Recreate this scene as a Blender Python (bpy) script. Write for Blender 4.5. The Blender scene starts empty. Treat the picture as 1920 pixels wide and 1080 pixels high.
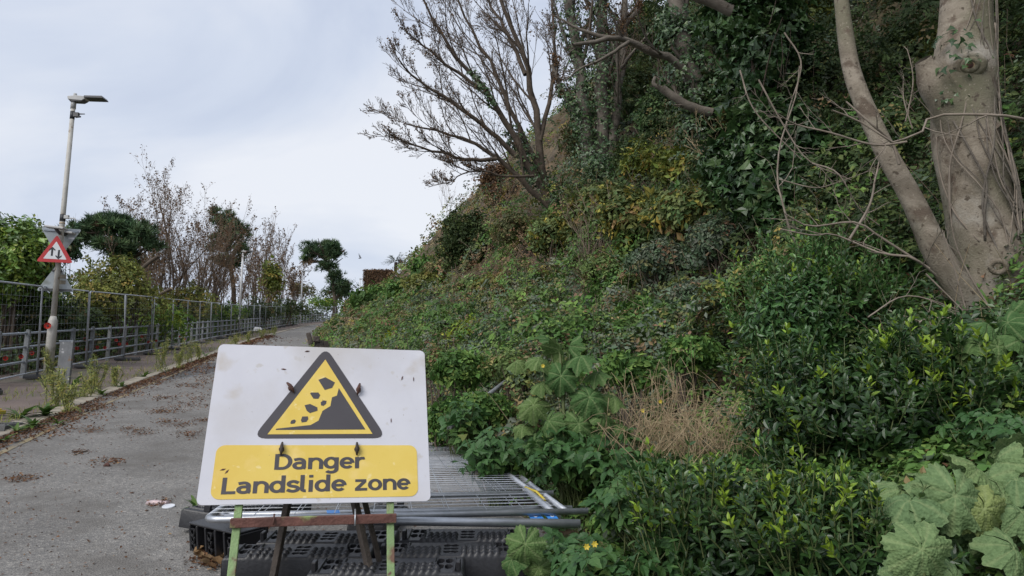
import bpy, bmesh, math, random
import numpy as np
from mathutils import Vector, Matrix
R_ = math.radians
rng = np.random.default_rng(7); random.seed(7)
S = bpy.context.scene
COL = S.collection
# ------------------------------------------------------------------ camera
F = 1397.0; PITCH = R_(8.8); CZ = 1.45
sp, cp = math.sin(PITCH), math.cos(PITCH)
cam = bpy.data.cameras.new('camera'); camo = bpy.data.objects.new('camera', cam); COL.objects.link(camo)
cam.sensor_width = 36; cam.lens = 36 * F / 1920; cam.clip_start = .05; cam.clip_end = 9000
camo.location = (0, 0, CZ); camo.rotation_euler = (R_(90) + PITCH, 0, 0); S.camera = camo
# ------------------------------------------------------------------ sky, sun, exposure
w = bpy.data.worlds.new('World'); S.world = w; w.use_nodes = True
nt = w.node_tree; N = nt.nodes; L = nt.links; N.clear()
out = N.new('ShaderNodeOutputWorld'); bg = N.new('ShaderNodeBackground'); bg2 = N.new('ShaderNodeBackground')
sky = N.new('ShaderNodeTexSky'); sky.sky_type = 'NISHITA'; sky.sun_disc = False
sky.sun_elevation = R_(42); sky.sun_rotation = R_(218); sky.air_density = 1.5; sky.dust_density = 3
bg.inputs[1].default_value = .07; L.new(sky.outputs[0], bg.inputs[0])
tc = N.new('ShaderNodeTexCoord'); mp = N.new('ShaderNodeMapping'); mp.inputs['Scale'].default_value = (1.1, 1.1, 2.2)
mp.inputs['Rotation'].default_value = (0, R_(-9), 0)
nz = N.new('ShaderNodeTexNoise'); nz.inputs['Scale'].default_value = 1.7; nz.inputs['Detail'].default_value = 6; nz.inputs['Roughness'].default_value = .52
nz.inputs['Distortion'].default_value = .5
cr = N.new('ShaderNodeValToRGB')
cr.color_ramp.elements[0].position = .36; cr.color_ramp.elements[0].color = (.395, .445, .56, 1)
cr.color_ramp.elements[1].position = .67; cr.color_ramp.elements[1].color = (.62, .64, .69, 1)
e = cr.color_ramp.elements.new(.5); e.color = (.485, .53, .625, 1)
L.new(tc.outputs['Generated'], mp.inputs[0]); L.new(mp.outputs[0], nz.inputs['Vector']); L.new(nz.outputs[0], cr.inputs[0])
L.new(cr.outputs[0], bg2.inputs[0]); bg2.inputs[1].default_value = 1.0
mix = N.new('ShaderNodeMixShader'); mix.inputs[0].default_value = .88
L.new(bg.outputs[0], mix.inputs[1]); L.new(bg2.outputs[0], mix.inputs[2]); L.new(mix.outputs[0], out.inputs[0])
sl = bpy.data.lights.new('sun', 'SUN'); sl.energy = 1.5; sl.angle = R_(35); sl.color = (1, .97, .93)
so = bpy.data.objects.new('sun', sl); COL.objects.link(so)
so.rotation_euler = Vector((.46, .58, -.67)).to_track_quat('-Z', 'Y').to_euler()
S.view_settings.view_transform = 'Standard'; S.view_settings.look = 'None'
S.view_settings.exposure = 0.55; S.view_settings.gamma = 1
S.cycles.max_bounces = 5; S.cycles.diffuse_bounces = 3; S.cycles.glossy_bounces = 2; S.cycles.transmission_bounces = 3
S.cycles.use_denoising = True

# ------------------------------------------------------------------ terrain maths
def smooth_line(ys, xs):
    yy = np.arange(-80, 260, .5); xx = np.interp(yy, ys, xs); k = np.ones(17) / 17
    xp = np.pad(xx, 8, mode='edge'); xx = np.convolve(xp, k, 'valid')
    return lambda y: np.interp(y, yy, xx)
fenceX = smooth_line([-60, 0, 14, 19.3, 26, 32, 41, 60, 85, 116, 140], [8, -5.6, -9.85, -11.35, -12.75, -14.3, -16.6, -20.6, -25.2, -27.2, -22])
kerbX = smooth_line([-60, 0, 8.8, 12.1, 20, 28.5, 40, 60, 86, 116, 140], [14, -3.4, -5.94, -7.0, -9.1, -11.3, -14.3, -18.6, -23.4, -24.8, -20])
footX = smooth_line([-60, 0, 3, 5, 7.5, 12, 20, 30, 41, 56, 75, 98, 116, 140], [19, 1.1, .8, .4, -.4, -2.0, -4.8, -8.0, -11.4, -14.8, -18.8, -21.3, -20.5, -14])
def plane(y):
    y = np.asarray(y, float); yc = np.clip(y, -60, 140)
    return .1148 * yc + .00007 * yc * np.abs(yc) * (yc > 0) + .01 * np.clip(y - 140, 0, 500)
_h = rng.random((256, 256))
def vnoise(x, y):
    x = np.asarray(x, float); y = np.asarray(y, float)
    xi = np.floor(x).astype(int); yi = np.floor(y).astype(int); fx = x - xi; fy = y - yi
    fx = fx * fx * (3 - 2 * fx); fy = fy * fy * (3 - 2 * fy)
    g = lambda a, b: _h[a % 256, b % 256]
    return (g(xi, yi) * (1 - fx) + g(xi + 1, yi) * fx) * (1 - fy) + (g(xi, yi + 1) * (1 - fx) + g(xi + 1, yi + 1) * fx) * fy
def fbm(x, y, o=4):
    s = 0; a = .5; t = 0
    for i in range(o):
        s = s + a * vnoise(x * 2 ** i + 17 * i, y * 2 ** i + 9 * i); t += a; a *= .5
    return s / t
HN = [-1, 0, .5, 1, 2, 3.2, 5.3, 8, 12, 16, 20, 26, 40]
HH = [0, 0, .1, .3, .7, 1.38, 3.7, 6.8, 11.5, 16, 19.5, 22, 24]
def bank_n(x, y): return (np.asarray(x, float) - footX(y)) * .93
def ground(x, y):
    x = np.asarray(x, float); y = np.asarray(y, float)
    n = bank_n(x, y); z = plane(y)
    hh = np.interp(n, HN, HH)
    far = np.interp(y, [60, 110, 160, 300], [1, .9, .55, .3])
    am = np.clip(n, 0, 8) / 8
    z = z + hh * far + am * ((fbm(x * .35 + 3, y * .35) - .5) * 2.2 + (fbm(x * 1.1, y * 1.1, 3) - .5) * .7)
    dl = np.clip(fenceX(y) - 1.0 - x, 0, 60)
    z = z - np.interp(dl, [0, 1, 10, 25, 60], [0, .15, 2.4, 5, 8]) + np.clip(dl, 0, 1) * (fbm(x * .5, y * .5) - .5) * .6
    return z - .05 * (n < .02)
def ray(u, v):
    dx = (u - 960) / F; dz = (540 - v) / F
    return np.array((dx, cp - dz * sp, sp + dz * cp))
def at(u, v, y):
    r = ray(u, v); t = y / r[1]
    return np.array((r[0] * t, y, CZ + r[2] * t))
def hit(u, v, base=ground, t0=1.2, t1=230):
    r = ray(u, v); t = np.exp(np.linspace(math.log(t0), math.log(t1), 900))
    P = r[None] * t[:, None]; P[:, 2] += CZ
    d = P[:, 2] - base(P[:, 0], P[:, 1]); i = np.argmax(d < 0)
    if d[i] >= 0: i = len(t) - 1
    return P[i]
def on_line(u, v, fx):
    r = ray(u, v); t = np.linspace(2, 160, 6000); d = r[0] * t - fx(r[1] * t)
    i = np.argmax(np.sign(d[1:]) != np.sign(d[:-1])); return np.array((r[0] * t[i], r[1] * t[i], CZ + r[2] * t[i]))

# ------------------------------------------------------------------ materials
def newmat(name):
    m = bpy.data.materials.new(name); m.use_nodes = True; m.node_tree.nodes.clear()
    return m, m.node_tree.nodes, m.node_tree.links
def ramp(N, cols):
    r = N.new('ShaderNodeValToRGB'); el = r.color_ramp.elements
    el[0].position, el[0].color = cols[0][0], (*cols[0][1], 1); el[1].position, el[1].color = cols[-1][0], (*cols[-1][1], 1)
    for p, c in cols[1:-1]: k = el.new(p); k.color = (*c, 1)
    return r
def noisy(name, cols, scale=5, rough=.8, metal=0, bump=.2, bscale=None, detail=6, spec=.5, layers=(), coords='Object', dist=0):
    """cols: colour ramp over one noise; layers: (scale, lo, hi, colour) patches over it"""
    m, N, L = newmat(name)
    o = N.new('ShaderNodeOutputMaterial'); b = N.new('ShaderNodeBsdfPrincipled'); L.new(b.outputs[0], o.inputs[0])
    tc = N.new('ShaderNodeTexCoord'); src = tc.outputs[coords]
    n = N.new('ShaderNodeTexNoise'); n.inputs['Scale'].default_value = scale; n.inputs['Detail'].default_value = detail; n.inputs['Roughness'].default_value = .6
    n.inputs['Distortion'].default_value = dist
    L.new(src, n.inputs['Vector']); r = ramp(N, cols); L.new(n.outputs[0], r.inputs[0]); c = r.outputs[0]
    for i, (sc, lo, hi, colr) in enumerate(layers):
        n2 = N.new('ShaderNodeTexNoise'); n2.inputs['Scale'].default_value = sc; n2.inputs['Detail'].default_value = 5
        n2.noise_dimensions = '4D'; n2.inputs['W'].default_value = 3.7 * i + 1
        L.new(src, n2.inputs['Vector']); r2 = ramp(N, [(lo, (0, 0, 0)), (hi, (1, 1, 1))]); L.new(n2.outputs[0], r2.inputs[0])
        mx = N.new('ShaderNodeMix'); mx.data_type = 'RGBA'; L.new(r2.outputs[0], mx.inputs[0]); L.new(c, mx.inputs[6]); mx.inputs[7].default_value = (*colr, 1); c = mx.outputs[2]
    L.new(c, b.inputs['Base Color']); b.inputs['Roughness'].default_value = rough; b.inputs['Metallic'].default_value = metal
    b.inputs['Specular IOR Level'].default_value = spec
    if bump:
        n3 = N.new('ShaderNodeTexNoise'); n3.inputs['Scale'].default_value = bscale or scale * 4; n3.inputs['Detail'].default_value = 5
        L.new(src, n3.inputs['Vector']); bp = N.new('ShaderNodeBump'); bp.inputs['Strength'].default_value = bump; bp.inputs['Distance'].default_value = .02
        L.new(n3.outputs[0], bp.inputs['Height']); L.new(bp.outputs[0], b.inputs['Normal'])
    return m
def leafmat(name, rough=.5, spec=.35, trans=.22, obj=None, bumpy=0):
    """colour from the per-leaf attribute, or (obj) a ramp over the object's own random number"""
    m, N, L = newmat(name)
    o = N.new('ShaderNodeOutputMaterial'); b = N.new('ShaderNodeBsdfPrincipled'); t = N.new('ShaderNodeBsdfTranslucent'); mx = N.new('ShaderNodeMixShader')
    mx.inputs[0].default_value = trans
    if obj:
        oi = N.new('ShaderNodeObjectInfo'); r = ramp(N, obj); L.new(oi.outputs['Random'], r.inputs[0]); c = r.outputs[0]
        tcn = N.new('ShaderNodeTexCoord'); n = N.new('ShaderNodeTexNoise'); n.inputs['Scale'].default_value = 14; L.new(tcn.outputs['Object'], n.inputs['Vector'])
        n.noise_dimensions = '4D'; L.new(oi.outputs['Random'], n.inputs['W'])
        h = N.new('ShaderNodeMix'); h.data_type = 'RGBA'; h.blend_type = 'MULTIPLY'; h.inputs[0].default_value = .8
        rr = ramp(N, [(.3, (.62, .66, .6)), (.7, (1.2, 1.15, 1.1))]); L.new(n.outputs[0], rr.inputs[0]); L.new(c, h.inputs[6]); L.new(rr.outputs[0], h.inputs[7]); c = h.outputs[2]
    else:
        a = N.new('ShaderNodeAttribute'); a.attribute_name = 'Col'; c = a.outputs['Color']
    if bumpy:
        va = N.new('ShaderNodeAttribute'); va.attribute_name = 'vein'; vm = N.new('ShaderNodeMix'); vm.data_type = 'RGBA'; vf = N.new('ShaderNodeMath'); vf.operation = 'MULTIPLY'; vf.inputs[1].default_value = .5; L.new(va.outputs['Fac'], vf.inputs[0]); L.new(vf.outputs[0], vm.inputs[0]); L.new(c, vm.inputs[6]); vm.inputs[7].default_value = (.36, .42, .2, 1); c = vm.outputs[2]
    L.new(c, b.inputs['Base Color']); L.new(c, t.inputs['Color']); b.inputs['Roughness'].default_value = rough; b.inputs['Specular IOR Level'].default_value = spec
    if bumpy:
        tcn = N.new('ShaderNodeTexCoord'); v = N.new('ShaderNodeTexVoronoi'); v.inputs['Scale'].default_value = bumpy; L.new(tcn.outputs['Object'], v.inputs['Vector'])
        bp = N.new('ShaderNodeBump'); bp.inputs['Strength'].default_value = .5; bp.inputs['Distance'].default_value = .01
        L.new(v.outputs['Distance'], bp.inputs['Height']); L.new(bp.outputs[0], b.inputs['Normal'])
    L.new(b.outputs[0], mx.inputs[1]); L.new(t.outputs[0], mx.inputs[2]); L.new(mx.outputs[0], o.inputs[0])
    return m
M = {}
M['leaf'] = leafmat('leaf_matt', .6, .25, .2)
M['gloss'] = leafmat('leaf_glossy', .36, .5, .12)
M['needle'] = leafmat('needle', .6, .2, .05)
M['litter'] = leafmat('dead_leaf', .85, .1, .1)
M['spindle'] = leafmat('spindle_leaf', .33, .5, .12, obj=[(0, (.024, .056, .016)), (.45, (.042, .092, .026)), (.8, (.065, .125, .032)), (1, (.08, .145, .04))])
M['spindle_young'] = leafmat('spindle_young_leaf', .35, .45, .25, obj=[(0, (.22, .34, .03)), (.6, (.32, .45, .045)), (1, (.17, .29, .035))])
M['mallow'] = leafmat('mallow_leaf', .75, .2, .2, obj=[(0, (.15, .24, .11)), (.5, (.18, .27, .12)), (.85, (.2, .29, .12)), (1, (.26, .3, .1))], bumpy=22)
M['mallow_dark'] = leafmat('mallow_dark_leaf', .75, .2, .2, obj=[(0, (.065, .14, .045)), (.5, (.09, .175, .06)), (1, (.14, .21, .07))], bumpy=22)
M['alex'] = leafmat('alexanders_leaf', .5, .35, .22, obj=[(0, (.04, .105, .03)), (.5, (.055, .135, .04)), (1, (.08, .165, .045))])
M['green_stem'] = noisy('green_stem', [(.3, (.07, .1, .03)), (.7, (.12, .14, .05))], 20, .6, bump=.1)
M['asphalt'] = None
M['kerb'] = noisy('kerb_concrete', [(.3, (.22, .19, .15)), (.7, (.36, .32, .25))], 6, .9, bump=.35, bscale=60, layers=((3, .5, .68, (.13, .12, .08)),))
M['pave'] = noisy('pavement_tarmac', [(.3, (.1, .075, .065)), (.7, (.17, .13, .11))], 1.2, .95, bump=.4, bscale=90, layers=((.6, .5, .65, (.09, .085, .06)), (35, .6, .75, (.2, .16, .13))))
M['soil'] = noisy('soil', [(.3, (.035, .028, .018)), (.5, (.075, .055, .03)), (.72, (.15, .105, .06))], 1.3, 1, bump=.8, bscale=9, layers=((.25, .55, .7, (.05, .055, .022)), (14, .58, .7, (.17, .12, .07))))
M['bark_pale'] = noisy('bark_pale', [(.28, (.13, .105, .075)), (.48, (.22, .185, .14)), (.7, (.33, .285, .225))], 4.5, .92, bump=.4, bscale=70, layers=((1.3, .48, .64, (.15, .14, .09)), (6, .56, .64, (.12, .09, .065)), (2.6, .58, .68, (.34, .31, .26)), (45, .6, .7, (.3, .26, .2)), (20, .6, .66, (.09, .07, .05))), dist=1.2)
M['bark'] = noisy('bark', [(.3, (.055, .042, .03)), (.7, (.13, .1, .075))], 6, .95, bump=.5, bscale=30)
M['bark_grey'] = noisy('bark_grey', [(.3, (.09, .075, .06)), (.7, (.19, .165, .135))], 6, .95, bump=.5, bscale=30)
M['twig_pale'] = noisy('twig_pale', [(.3, (.16, .13, .1)), (.7, (.3, .25, .2))], 9, .9, bump=0)
M['twig'] = noisy('twig', [(.3, (.075, .055, .042)), (.7, (.15, .115, .085))], 9, .9, bump=0)
M['twig_red'] = noisy('twig_red', [(.3, (.15, .11, .08)), (.7, (.27, .205, .15))], 9, .9, bump=0)
M['straw'] = noisy('straw', [(.3, (.28, .2, .11)), (.7, (.46, .36, .22))], 9, .85, bump=0)
M['wood_cut'] = noisy('cut_wood', [(.3, (.35, .27, .18)), (.7, (.5, .4, .28))], 12, .85, bump=.2)
M['galv'] = noisy('galvanised_steel', [(.3, (.36, .38, .41)), (.7, (.55, .57, .6))], 8, .42, metal=.75, bump=.05, layers=((5, .6, .75, (.25, .25, .25)),))
M['galv_dull'] = noisy('dull_galvanised', [(.3, (.38, .41, .45)), (.7, (.52, .55, .6))], 6, .5, metal=.3, bump=.05)
M['rail'] = noisy('weathered_galvanised', [(.3, (.22, .25, .28)), (.7, (.36, .39, .43))], 5, .6, metal=.35, bump=.1)
M['post_grey'] = noisy('railing_post', [(.3, (.15, .16, .165)), (.7, (.26, .27, .275))], 7, .85, bump=.3)
M['lamp'] = noisy('lamp_paint', [(.3, (.36, .34, .3)), (.65, (.55, .53, .48))], 3, .6, bump=.15, layers=((9, .6, .68, (.2, .13, .07)), (4, .62, .7, (.3, .29, .24))))
M['lamp_white'] = noisy('lamp_white', [(.3, (.6, .61, .62)), (.7, (.74, .74, .74))], 3, .5, bump=.05)
M['head_dark'] = noisy('lamp_head_dark', [(.3, (.06, .06, .065)), (.7, (.1, .1, .1))], 6, .5, bump=0)
M['head_grey'] = noisy('lamp_head_grey', [(.3, (.38, .38, .37)), (.7, (.5, .5, .48))], 6, .5, bump=.05)
M['sign_back'] = noisy('sign_back', [(.3, (.3, .33, .34)), (.7, (.4, .43, .44))], 3, .5, metal=.2, bump=.05, layers=((4, .55, .7, (.22, .24, .22)),))
M['red'] = noisy('sign_red', [(.3, (.45, .03, .035)), (.7, (.6, .05, .05))], 5, .45, bump=0)
M['white'] = noisy('sign_white_small', [(.3, (.66, .67, .69)), (.7, (.8, .8, .8))], 4, .45, bump=0)
M['black'] = noisy('print_black', [(.3, (.02, .022, .026)), (.7, (.035, .036, .04))], 8, .55, bump=0)
M['board'] = noisy('board_white', [(.3, (.56, .56, .605)), (.7, (.63, .63, .67))], 2.5, .42, bump=.03, bscale=40, layers=((1.6, .56, .8, (.47, .44, .41)), (11, .64, .8, (.66, .66, .69)), (60, .69, .75, (.36, .33, .31)), (4, .64, .76, (.46, .41, .35)), (18, .63, .7, (.52, .5, .49))))
M['yellow'] = noisy('board_yellow', [(.3, (.69, .49, .075)), (.7, (.76, .57, .13))], 2.5, .42, bump=.03, bscale=40, layers=((9, .56, .68, (.78, .58, .18)), (1.4, .52, .74, (.66, .43, .05)), (70, .69, .75, (.4, .27, .07)), (22, .64, .7, (.8, .64, .26))))
M['charcoal'] = noisy('board_charcoal', [(.3, (.047, .042, .048)), (.7, (.062, .056, .062))], 3, .5, bump=.02, layers=((60, .7, .78, (.14, .13, .13)),))
M['rust'] = noisy('rust', [(.3, (.05, .025, .02)), (.7, (.13, .06, .045))], 25, .85, bump=.4, bscale=90)
M['rust_red'] = noisy('red_oxide_bar', [(.3, (.1, .045, .035)), (.7, (.2, .09, .07))], 14, .8, bump=.3, bscale=90, layers=((5, .55, .62, (.26, .33, .12)), (16, .6, .7, (.07, .04, .03))))
M['leg_green'] = noisy('leg_green_paint', [(.3, (.17, .26, .11)), (.7, (.27, .38, .17))], 9, .75, bump=.3, bscale=90, layers=((4, .5, .6, (.22, .17, .12)), (7, .55, .62, (.16, .09, .06)), (30, .6, .7, (.13, .07, .05))))
M['leg_dark'] = noisy('leg_dark_steel', [(.3, (.045, .036, .03)), (.7, (.1, .08, .065))], 18, .75, bump=.3, bscale=90, metal=.2)
M['plastic'] = noisy('black_plastic', [(.3, (.012, .012, .014)), (.7, (.022, .022, .025))], 7, .42, bump=.12, bscale=60, layers=((3, .55, .78, (.035, .033, .032)), (25, .64, .78, (.045, .042, .04))))
M['plastic_grey'] = noisy('grey_plastic', [(.3, (.06, .06, .06)), (.7, (.11, .11, .105))], 7, .65, bump=.25, bscale=50)
M['blue'] = noisy('blue_tag', [(.3, (.03, .2, .62)), (.7, (.07, .3, .75))], 6, .4, bump=0)
M['yellowband'] = noisy('yellow_tape', [(.3, (.5, .38, .03)), (.7, (.65, .5, .06))], 9, .6, bump=.1)
M['poppy'] = noisy('poppy_wool', [(.3, (.3, .02, .015)), (.7, (.5, .04, .02))], 30, .95, bump=.5, bscale=80)
M['hedge_brown'] = noisy('hedge_brown', [(.3, (.06, .04, .025)), (.7, (.14, .09, .06))], 5, 1, bump=.5)
M['can'] = noisy('crushed_can', [(.3, (.45, .33, .33)), (.7, (.6, .5, .5))], 30, .5, metal=.3, bump=.2)
M['blob_white'] = noisy('pale_plastic', [(.3, (.6, .62, .66)), (.7, (.75, .76, .78))], 10, .4, bump=0)
M['cap_orange'] = noisy('orange_cap', [(.3, (.5, .1, .02)), (.7, (.6, .15, .03))], 10, .6, bump=0)
def asphalt():
    m, N, L = newmat('asphalt'); o = N.new('ShaderNodeOutputMaterial'); b = N.new('ShaderNodeBsdfPrincipled'); L.new(b.outputs[0], o.inputs[0])
    tc = N.new('ShaderNodeTexCoord'); P = tc.outputs['Object']
    def noise(s, d=5, w=0, ro=.6):
        n = N.new('ShaderNodeTexNoise'); n.inputs['Scale'].default_value = s; n.inputs['Detail'].default_value = d; n.inputs['Roughness'].default_value = ro
        n.noise_dimensions = '4D'; n.inputs['W'].default_value = w; L.new(P, n.inputs['Vector']); return n.outputs[0]
    def mixc(f, a, c, t='MIX'):
        x = N.new('ShaderNodeMix'); x.data_type = 'RGBA'; x.blend_type = t
        if hasattr(f, 'links'): L.new(f, x.inputs[0])
        else: x.inputs[0].default_value = f
        L.new(a, x.inputs[6])
        if isinstance(c, tuple): x.inputs[7].default_value = (*c, 1)
        else: L.new(c, x.inputs[7])
        return x.outputs[2]
    base = ramp(N, [(.3, (.155, .148, .14)), (.55, (.2, .193, .183)), (.75, (.25, .24, .226))]); L.new(noise(.9, 6), base.inputs[0])
    v = N.new('ShaderNodeTexVoronoi'); v.inputs['Scale'].default_value = 85; L.new(P, v.inputs['Vector'])
    hs = N.new('ShaderNodeSeparateColor'); L.new(v.outputs['Color'], hs.inputs[0])
    st = ramp(N, [(0, (.6, .6, .6)), (.5, (.98, .97, .95)), (.88, (1.25, 1.22, 1.17)), (1, (1.85, 1.8, 1.7))]); L.new(hs.outputs[0], st.inputs[0])
    c = mixc(.85, base.outputs[0], st.outputs[0], 'MULTIPLY')
    d1 = ramp(N, [(.48, (0, 0, 0)), (.68, (1, 1, 1))]); L.new(noise(2.1, 6, 3), d1.inputs[0])
    c = mixc(d1.outputs[0], c, (.135, .125, .112))
    spk = ramp(N, [(.69, (0, 0, 0)), (.72, (1, 1, 1))]); L.new(noise(28, 3, 8), spk.inputs[0])
    c = mixc(spk.outputs[0], c, (.36, .33, .28))
    # wet patch further up the road
    sx = N.new('ShaderNodeVectorMath'); sx.operation = 'SUBTRACT'; L.new(P, sx.inputs[0]); wp = hit(338, 700); sx.inputs[1].default_value = (wp[0], wp[1], wp[2])
    sc = N.new('ShaderNodeVectorMath'); sc.operation = 'MULTIPLY'; L.new(sx.outputs[0], sc.inputs[0]); sc.inputs[1].default_value = (.6, .16, 0)
    ln = N.new('ShaderNodeVectorMath'); ln.operation = 'LENGTH'; L.new(sc.outputs[0], ln.inputs[0])
    ad = N.new('ShaderNodeMath'); ad.operation = 'ADD'; L.new(ln.outputs['Value'], ad.inputs[0]); ml = N.new('ShaderNodeMath'); ml.operation = 'MULTIPLY'; ml.inputs[1].default_value = .8; L.new(noise(1.1, 4, 5), ml.inputs[0]); L.new(ml.outputs[0], ad.inputs[1])
    wet = ramp(N, [(.95, (1, 1, 1)), (1.12, (0, 0, 0))]); wet.color_ramp.interpolation = 'EASE'
    dv = N.new('ShaderNodeMath'); dv.operation = 'MULTIPLY'; dv.inputs[1].default_value = .62; L.new(ad.outputs[0], dv.inputs[0])
    wet.color_ramp.elements[0].position = .62; wet.color_ramp.elements[1].position = .74; L.new(dv.outputs[0], wet.inputs[0])
    c = mixc(wet.outputs[0], c, (.1, .098, .095))
    L.new(c, b.inputs['Base Color'])
    rr = ramp(N, [(0, (.9, .9, .9)), (1, (.12, .12, .12))]); L.new(wet.outputs[0], rr.inputs[0]); L.new(rr.outputs[0], b.inputs['Roughness'])
    bp = N.new('ShaderNodeBump'); bp.inputs['Strength'].default_value = .55; bp.inputs['Distance'].default_value = .012
    L.new(v.outputs['Distance'], bp.inputs['Height'])
    L.new(bp.outputs[0], b.inputs['Normal']); b.inputs['Specular IOR Level'].default_value = .4
    return m
M['asphalt'] = asphalt()

# ------------------------------------------------------------------ object helpers
def tag(o, label=None, cat=None, group=None, kind=None):
    if label: o['label'] = label
    if cat: o['category'] = cat
    if group: o['group'] = group
    if kind: o['kind'] = kind
    return o
def empty(name, loc, label=None, cat=None, group=None, rz=0):
    o = bpy.data.objects.new(name, None); COL.objects.link(o); o.location = tuple(float(a) for a in loc); o.rotation_euler[2] = rz
    o.empty_display_size = .1
    return tag(o, label, cat, group)
def link(name, me, parent=None, world=True):
    """link a mesh; with world=True its vertices are in world space and the parent's offset is undone"""
    o = bpy.data.objects.new(name, me); COL.objects.link(o)
    if parent is not None:
        o.parent = parent
        if world:
            root = parent.matrix_basis if parent.parent is None else parent.parent.matrix_basis @ parent.matrix_parent_inverse @ parent.matrix_basis
            o.matrix_parent_inverse = root.inverted()
    return o
def mesh_np(name, V, faces, mat, parent=None, col=None, smooth=True, world=True):
    me = bpy.data.meshes.new(name); V = np.ascontiguousarray(V, np.float32); faces = np.ascontiguousarray(faces, np.int32)
    m, n = faces.shape
    me.vertices.add(len(V)); me.vertices.foreach_set('co', V.ravel()); me.loops.add(m * n); me.loops.foreach_set('vertex_index', faces.ravel())
    me.polygons.add(m); me.polygons.foreach_set('loop_start', np.arange(0, m * n, n, dtype=np.int32)); me.polygons.foreach_set('loop_total', np.full(m, n, np.int32))
    me.polygons.foreach_set('use_smooth', np.full(m, smooth))
    if col is not None:
        a = me.color_attributes.new('Col', 'FLOAT_COLOR', 'POINT'); a.data.foreach_set('color', np.ascontiguousarray(np.c_[col, np.ones(len(col))], np.float32).ravel())
    me.update(calc_edges=True); me.materials.append(mat)
    return link(name, me, parent, world)
class MB:
    def __init__(s): s.v = []; s.f = []; s.sm = []
    def add(s, V, Fs, smooth=False):
        k = len(s.v); s.v += [tuple(float(c) for c in a) for a in V]; s.f += [tuple(i + k for i in f) for f in Fs]; s.sm += [smooth] * len(Fs); return s
    def box(s, c, d, rot=None, taper=1.0):
        V = []
        for z in (-1, 1):
            t = taper if z > 0 else 1
            for x, y in ((-1, -1), (1, -1), (1, 1), (-1, 1)): V.append(Vector((x * d[0] / 2 * t, y * d[1] / 2 * t, z * d[2] / 2)))
        if rot is not None: V = [rot @ a for a in V]
        V = [Vector(c) + a for a in V]
        return s.add(V, [(3, 2, 1, 0), (4, 5, 6, 7), (0, 1, 5, 4), (1, 2, 6, 5), (2, 3, 7, 6), (3, 0, 4, 7)])
    def tube(s, pts, r, n=8, cap=True):
        pts = [Vector(tuple(map(float, p))) for p in pts]; r = [r] * len(pts) if not hasattr(r, '__len__') else r
        mt = (pts[-1] - pts[0]).normalized(); ref = Vector((0, 0, 1)) if abs(mt.z) < .85 else Vector((1, 0, 0)); V = []
        for i, p in enumerate(pts):
            t = (pts[min(i + 1, len(pts) - 1)] - pts[max(i - 1, 0)]).normalized(); u = t.cross(ref).normalized(); w_ = t.cross(u)
            for k in range(n):
                a = 2 * math.pi * k / n; V.append(p + float(r[i]) * (math.cos(a) * u + math.sin(a) * w_))
        Fs = [(i * n + k, i * n + (k + 1) % n, (i + 1) * n + (k + 1) % n, (i + 1) * n + k) for i in range(len(pts) - 1) for k in range(n)]
        s.add(V, Fs, True)
        if cap:
            b = len(s.v) - len(V); s.f += [tuple(b + k for k in range(n))[::-1], tuple(b + (len(pts) - 1) * n + k for k in range(n))]; s.sm += [False, False]
        return s
    def prism(s, poly, T, y0, y1):
        """poly: 2D outline (x,z) counter-clockwise seen from -y; T: matrix from local to world"""
        n = len(poly); V = [T @ Vector((x, y0, z)) for x, z in poly] + [T @ Vector((x, y1, z)) for x, z in poly]
        return s.add(V, [tuple(range(n)), tuple(range(2 * n - 1, n - 1, -1))] + [(i, i + n, (i + 1) % n + n, (i + 1) % n) for i in range(n)])
    def mesh(s, name, mat, bevel=0, seg=2):
        me = bpy.data.meshes.new(name); me.from_pydata(s.v, [], s.f)
        me.polygons.foreach_set('use_smooth', s.sm)
        if bevel:
            bm = bmesh.new(); bm.from_mesh(me); bmesh.ops.bevel(bm, geom=[e for e in bm.edges if len(e.link_faces) == 2 and e.calc_face_angle(0) > .6], offset=bevel, segments=seg, affect='EDGES', profile=.5); bm.to_mesh(me); bm.free()
        me.materials.append(mat); me.update(); return me
    def build(s, name, mat, parent=None, world=True, bevel=0, seg=2):
        return link(name, s.mesh(name, mat, bevel, seg), parent, world)
def copy_tree(o, parent=None):
    c = o.copy(); COL.objects.link(c)
    if parent: c.parent = parent
    for ch in o.children: copy_tree(ch, c)
    return c
I4 = Matrix.Identity(4)

# ---- batches of tubes and leaves
def nrm(a): return a / np.maximum(np.linalg.norm(a, axis=-1, keepdims=True), 1e-9)
def tubes(P, R, n=4):
    B, K, _ = P.shape; T = nrm(np.gradient(P, axis=1)); mt = nrm(P[:, -1] - P[:, 0])
    ref = np.where(np.abs(mt[:, 2:3]) < .8, np.array([[0, 0, 1.]]), np.array([[1., 0, 0]]))[:, None]
    U = nrm(np.cross(T, np.broadcast_to(ref, T.shape))); W = np.cross(T, U)
    a = np.arange(n) * 2 * math.pi / n
    V = P[:, :, None] + R[:, :, None, None] * (np.cos(a)[:, None] * U[:, :, None] + np.sin(a)[:, None] * W[:, :, None])
    idx = np.arange(B * K * n).reshape(B, K, n); nx = np.roll(idx, -1, 2)
    Fs = np.stack([idx[:, :-1], nx[:, :-1], nx[:, 1:], idx[:, 1:]], -1).reshape(-1, 4)
    return V.reshape(-1, 3), Fs
def join_tubes(parts):
    Vs, Fs, k = [], [], 0
    for P, R, n in parts:
        if len(P) == 0: continue
        v, f = tubes(P, R, n); Vs.append(v); Fs.append(f + k); k += len(v)
    return np.concatenate(Vs), np.concatenate(Fs)
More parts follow.
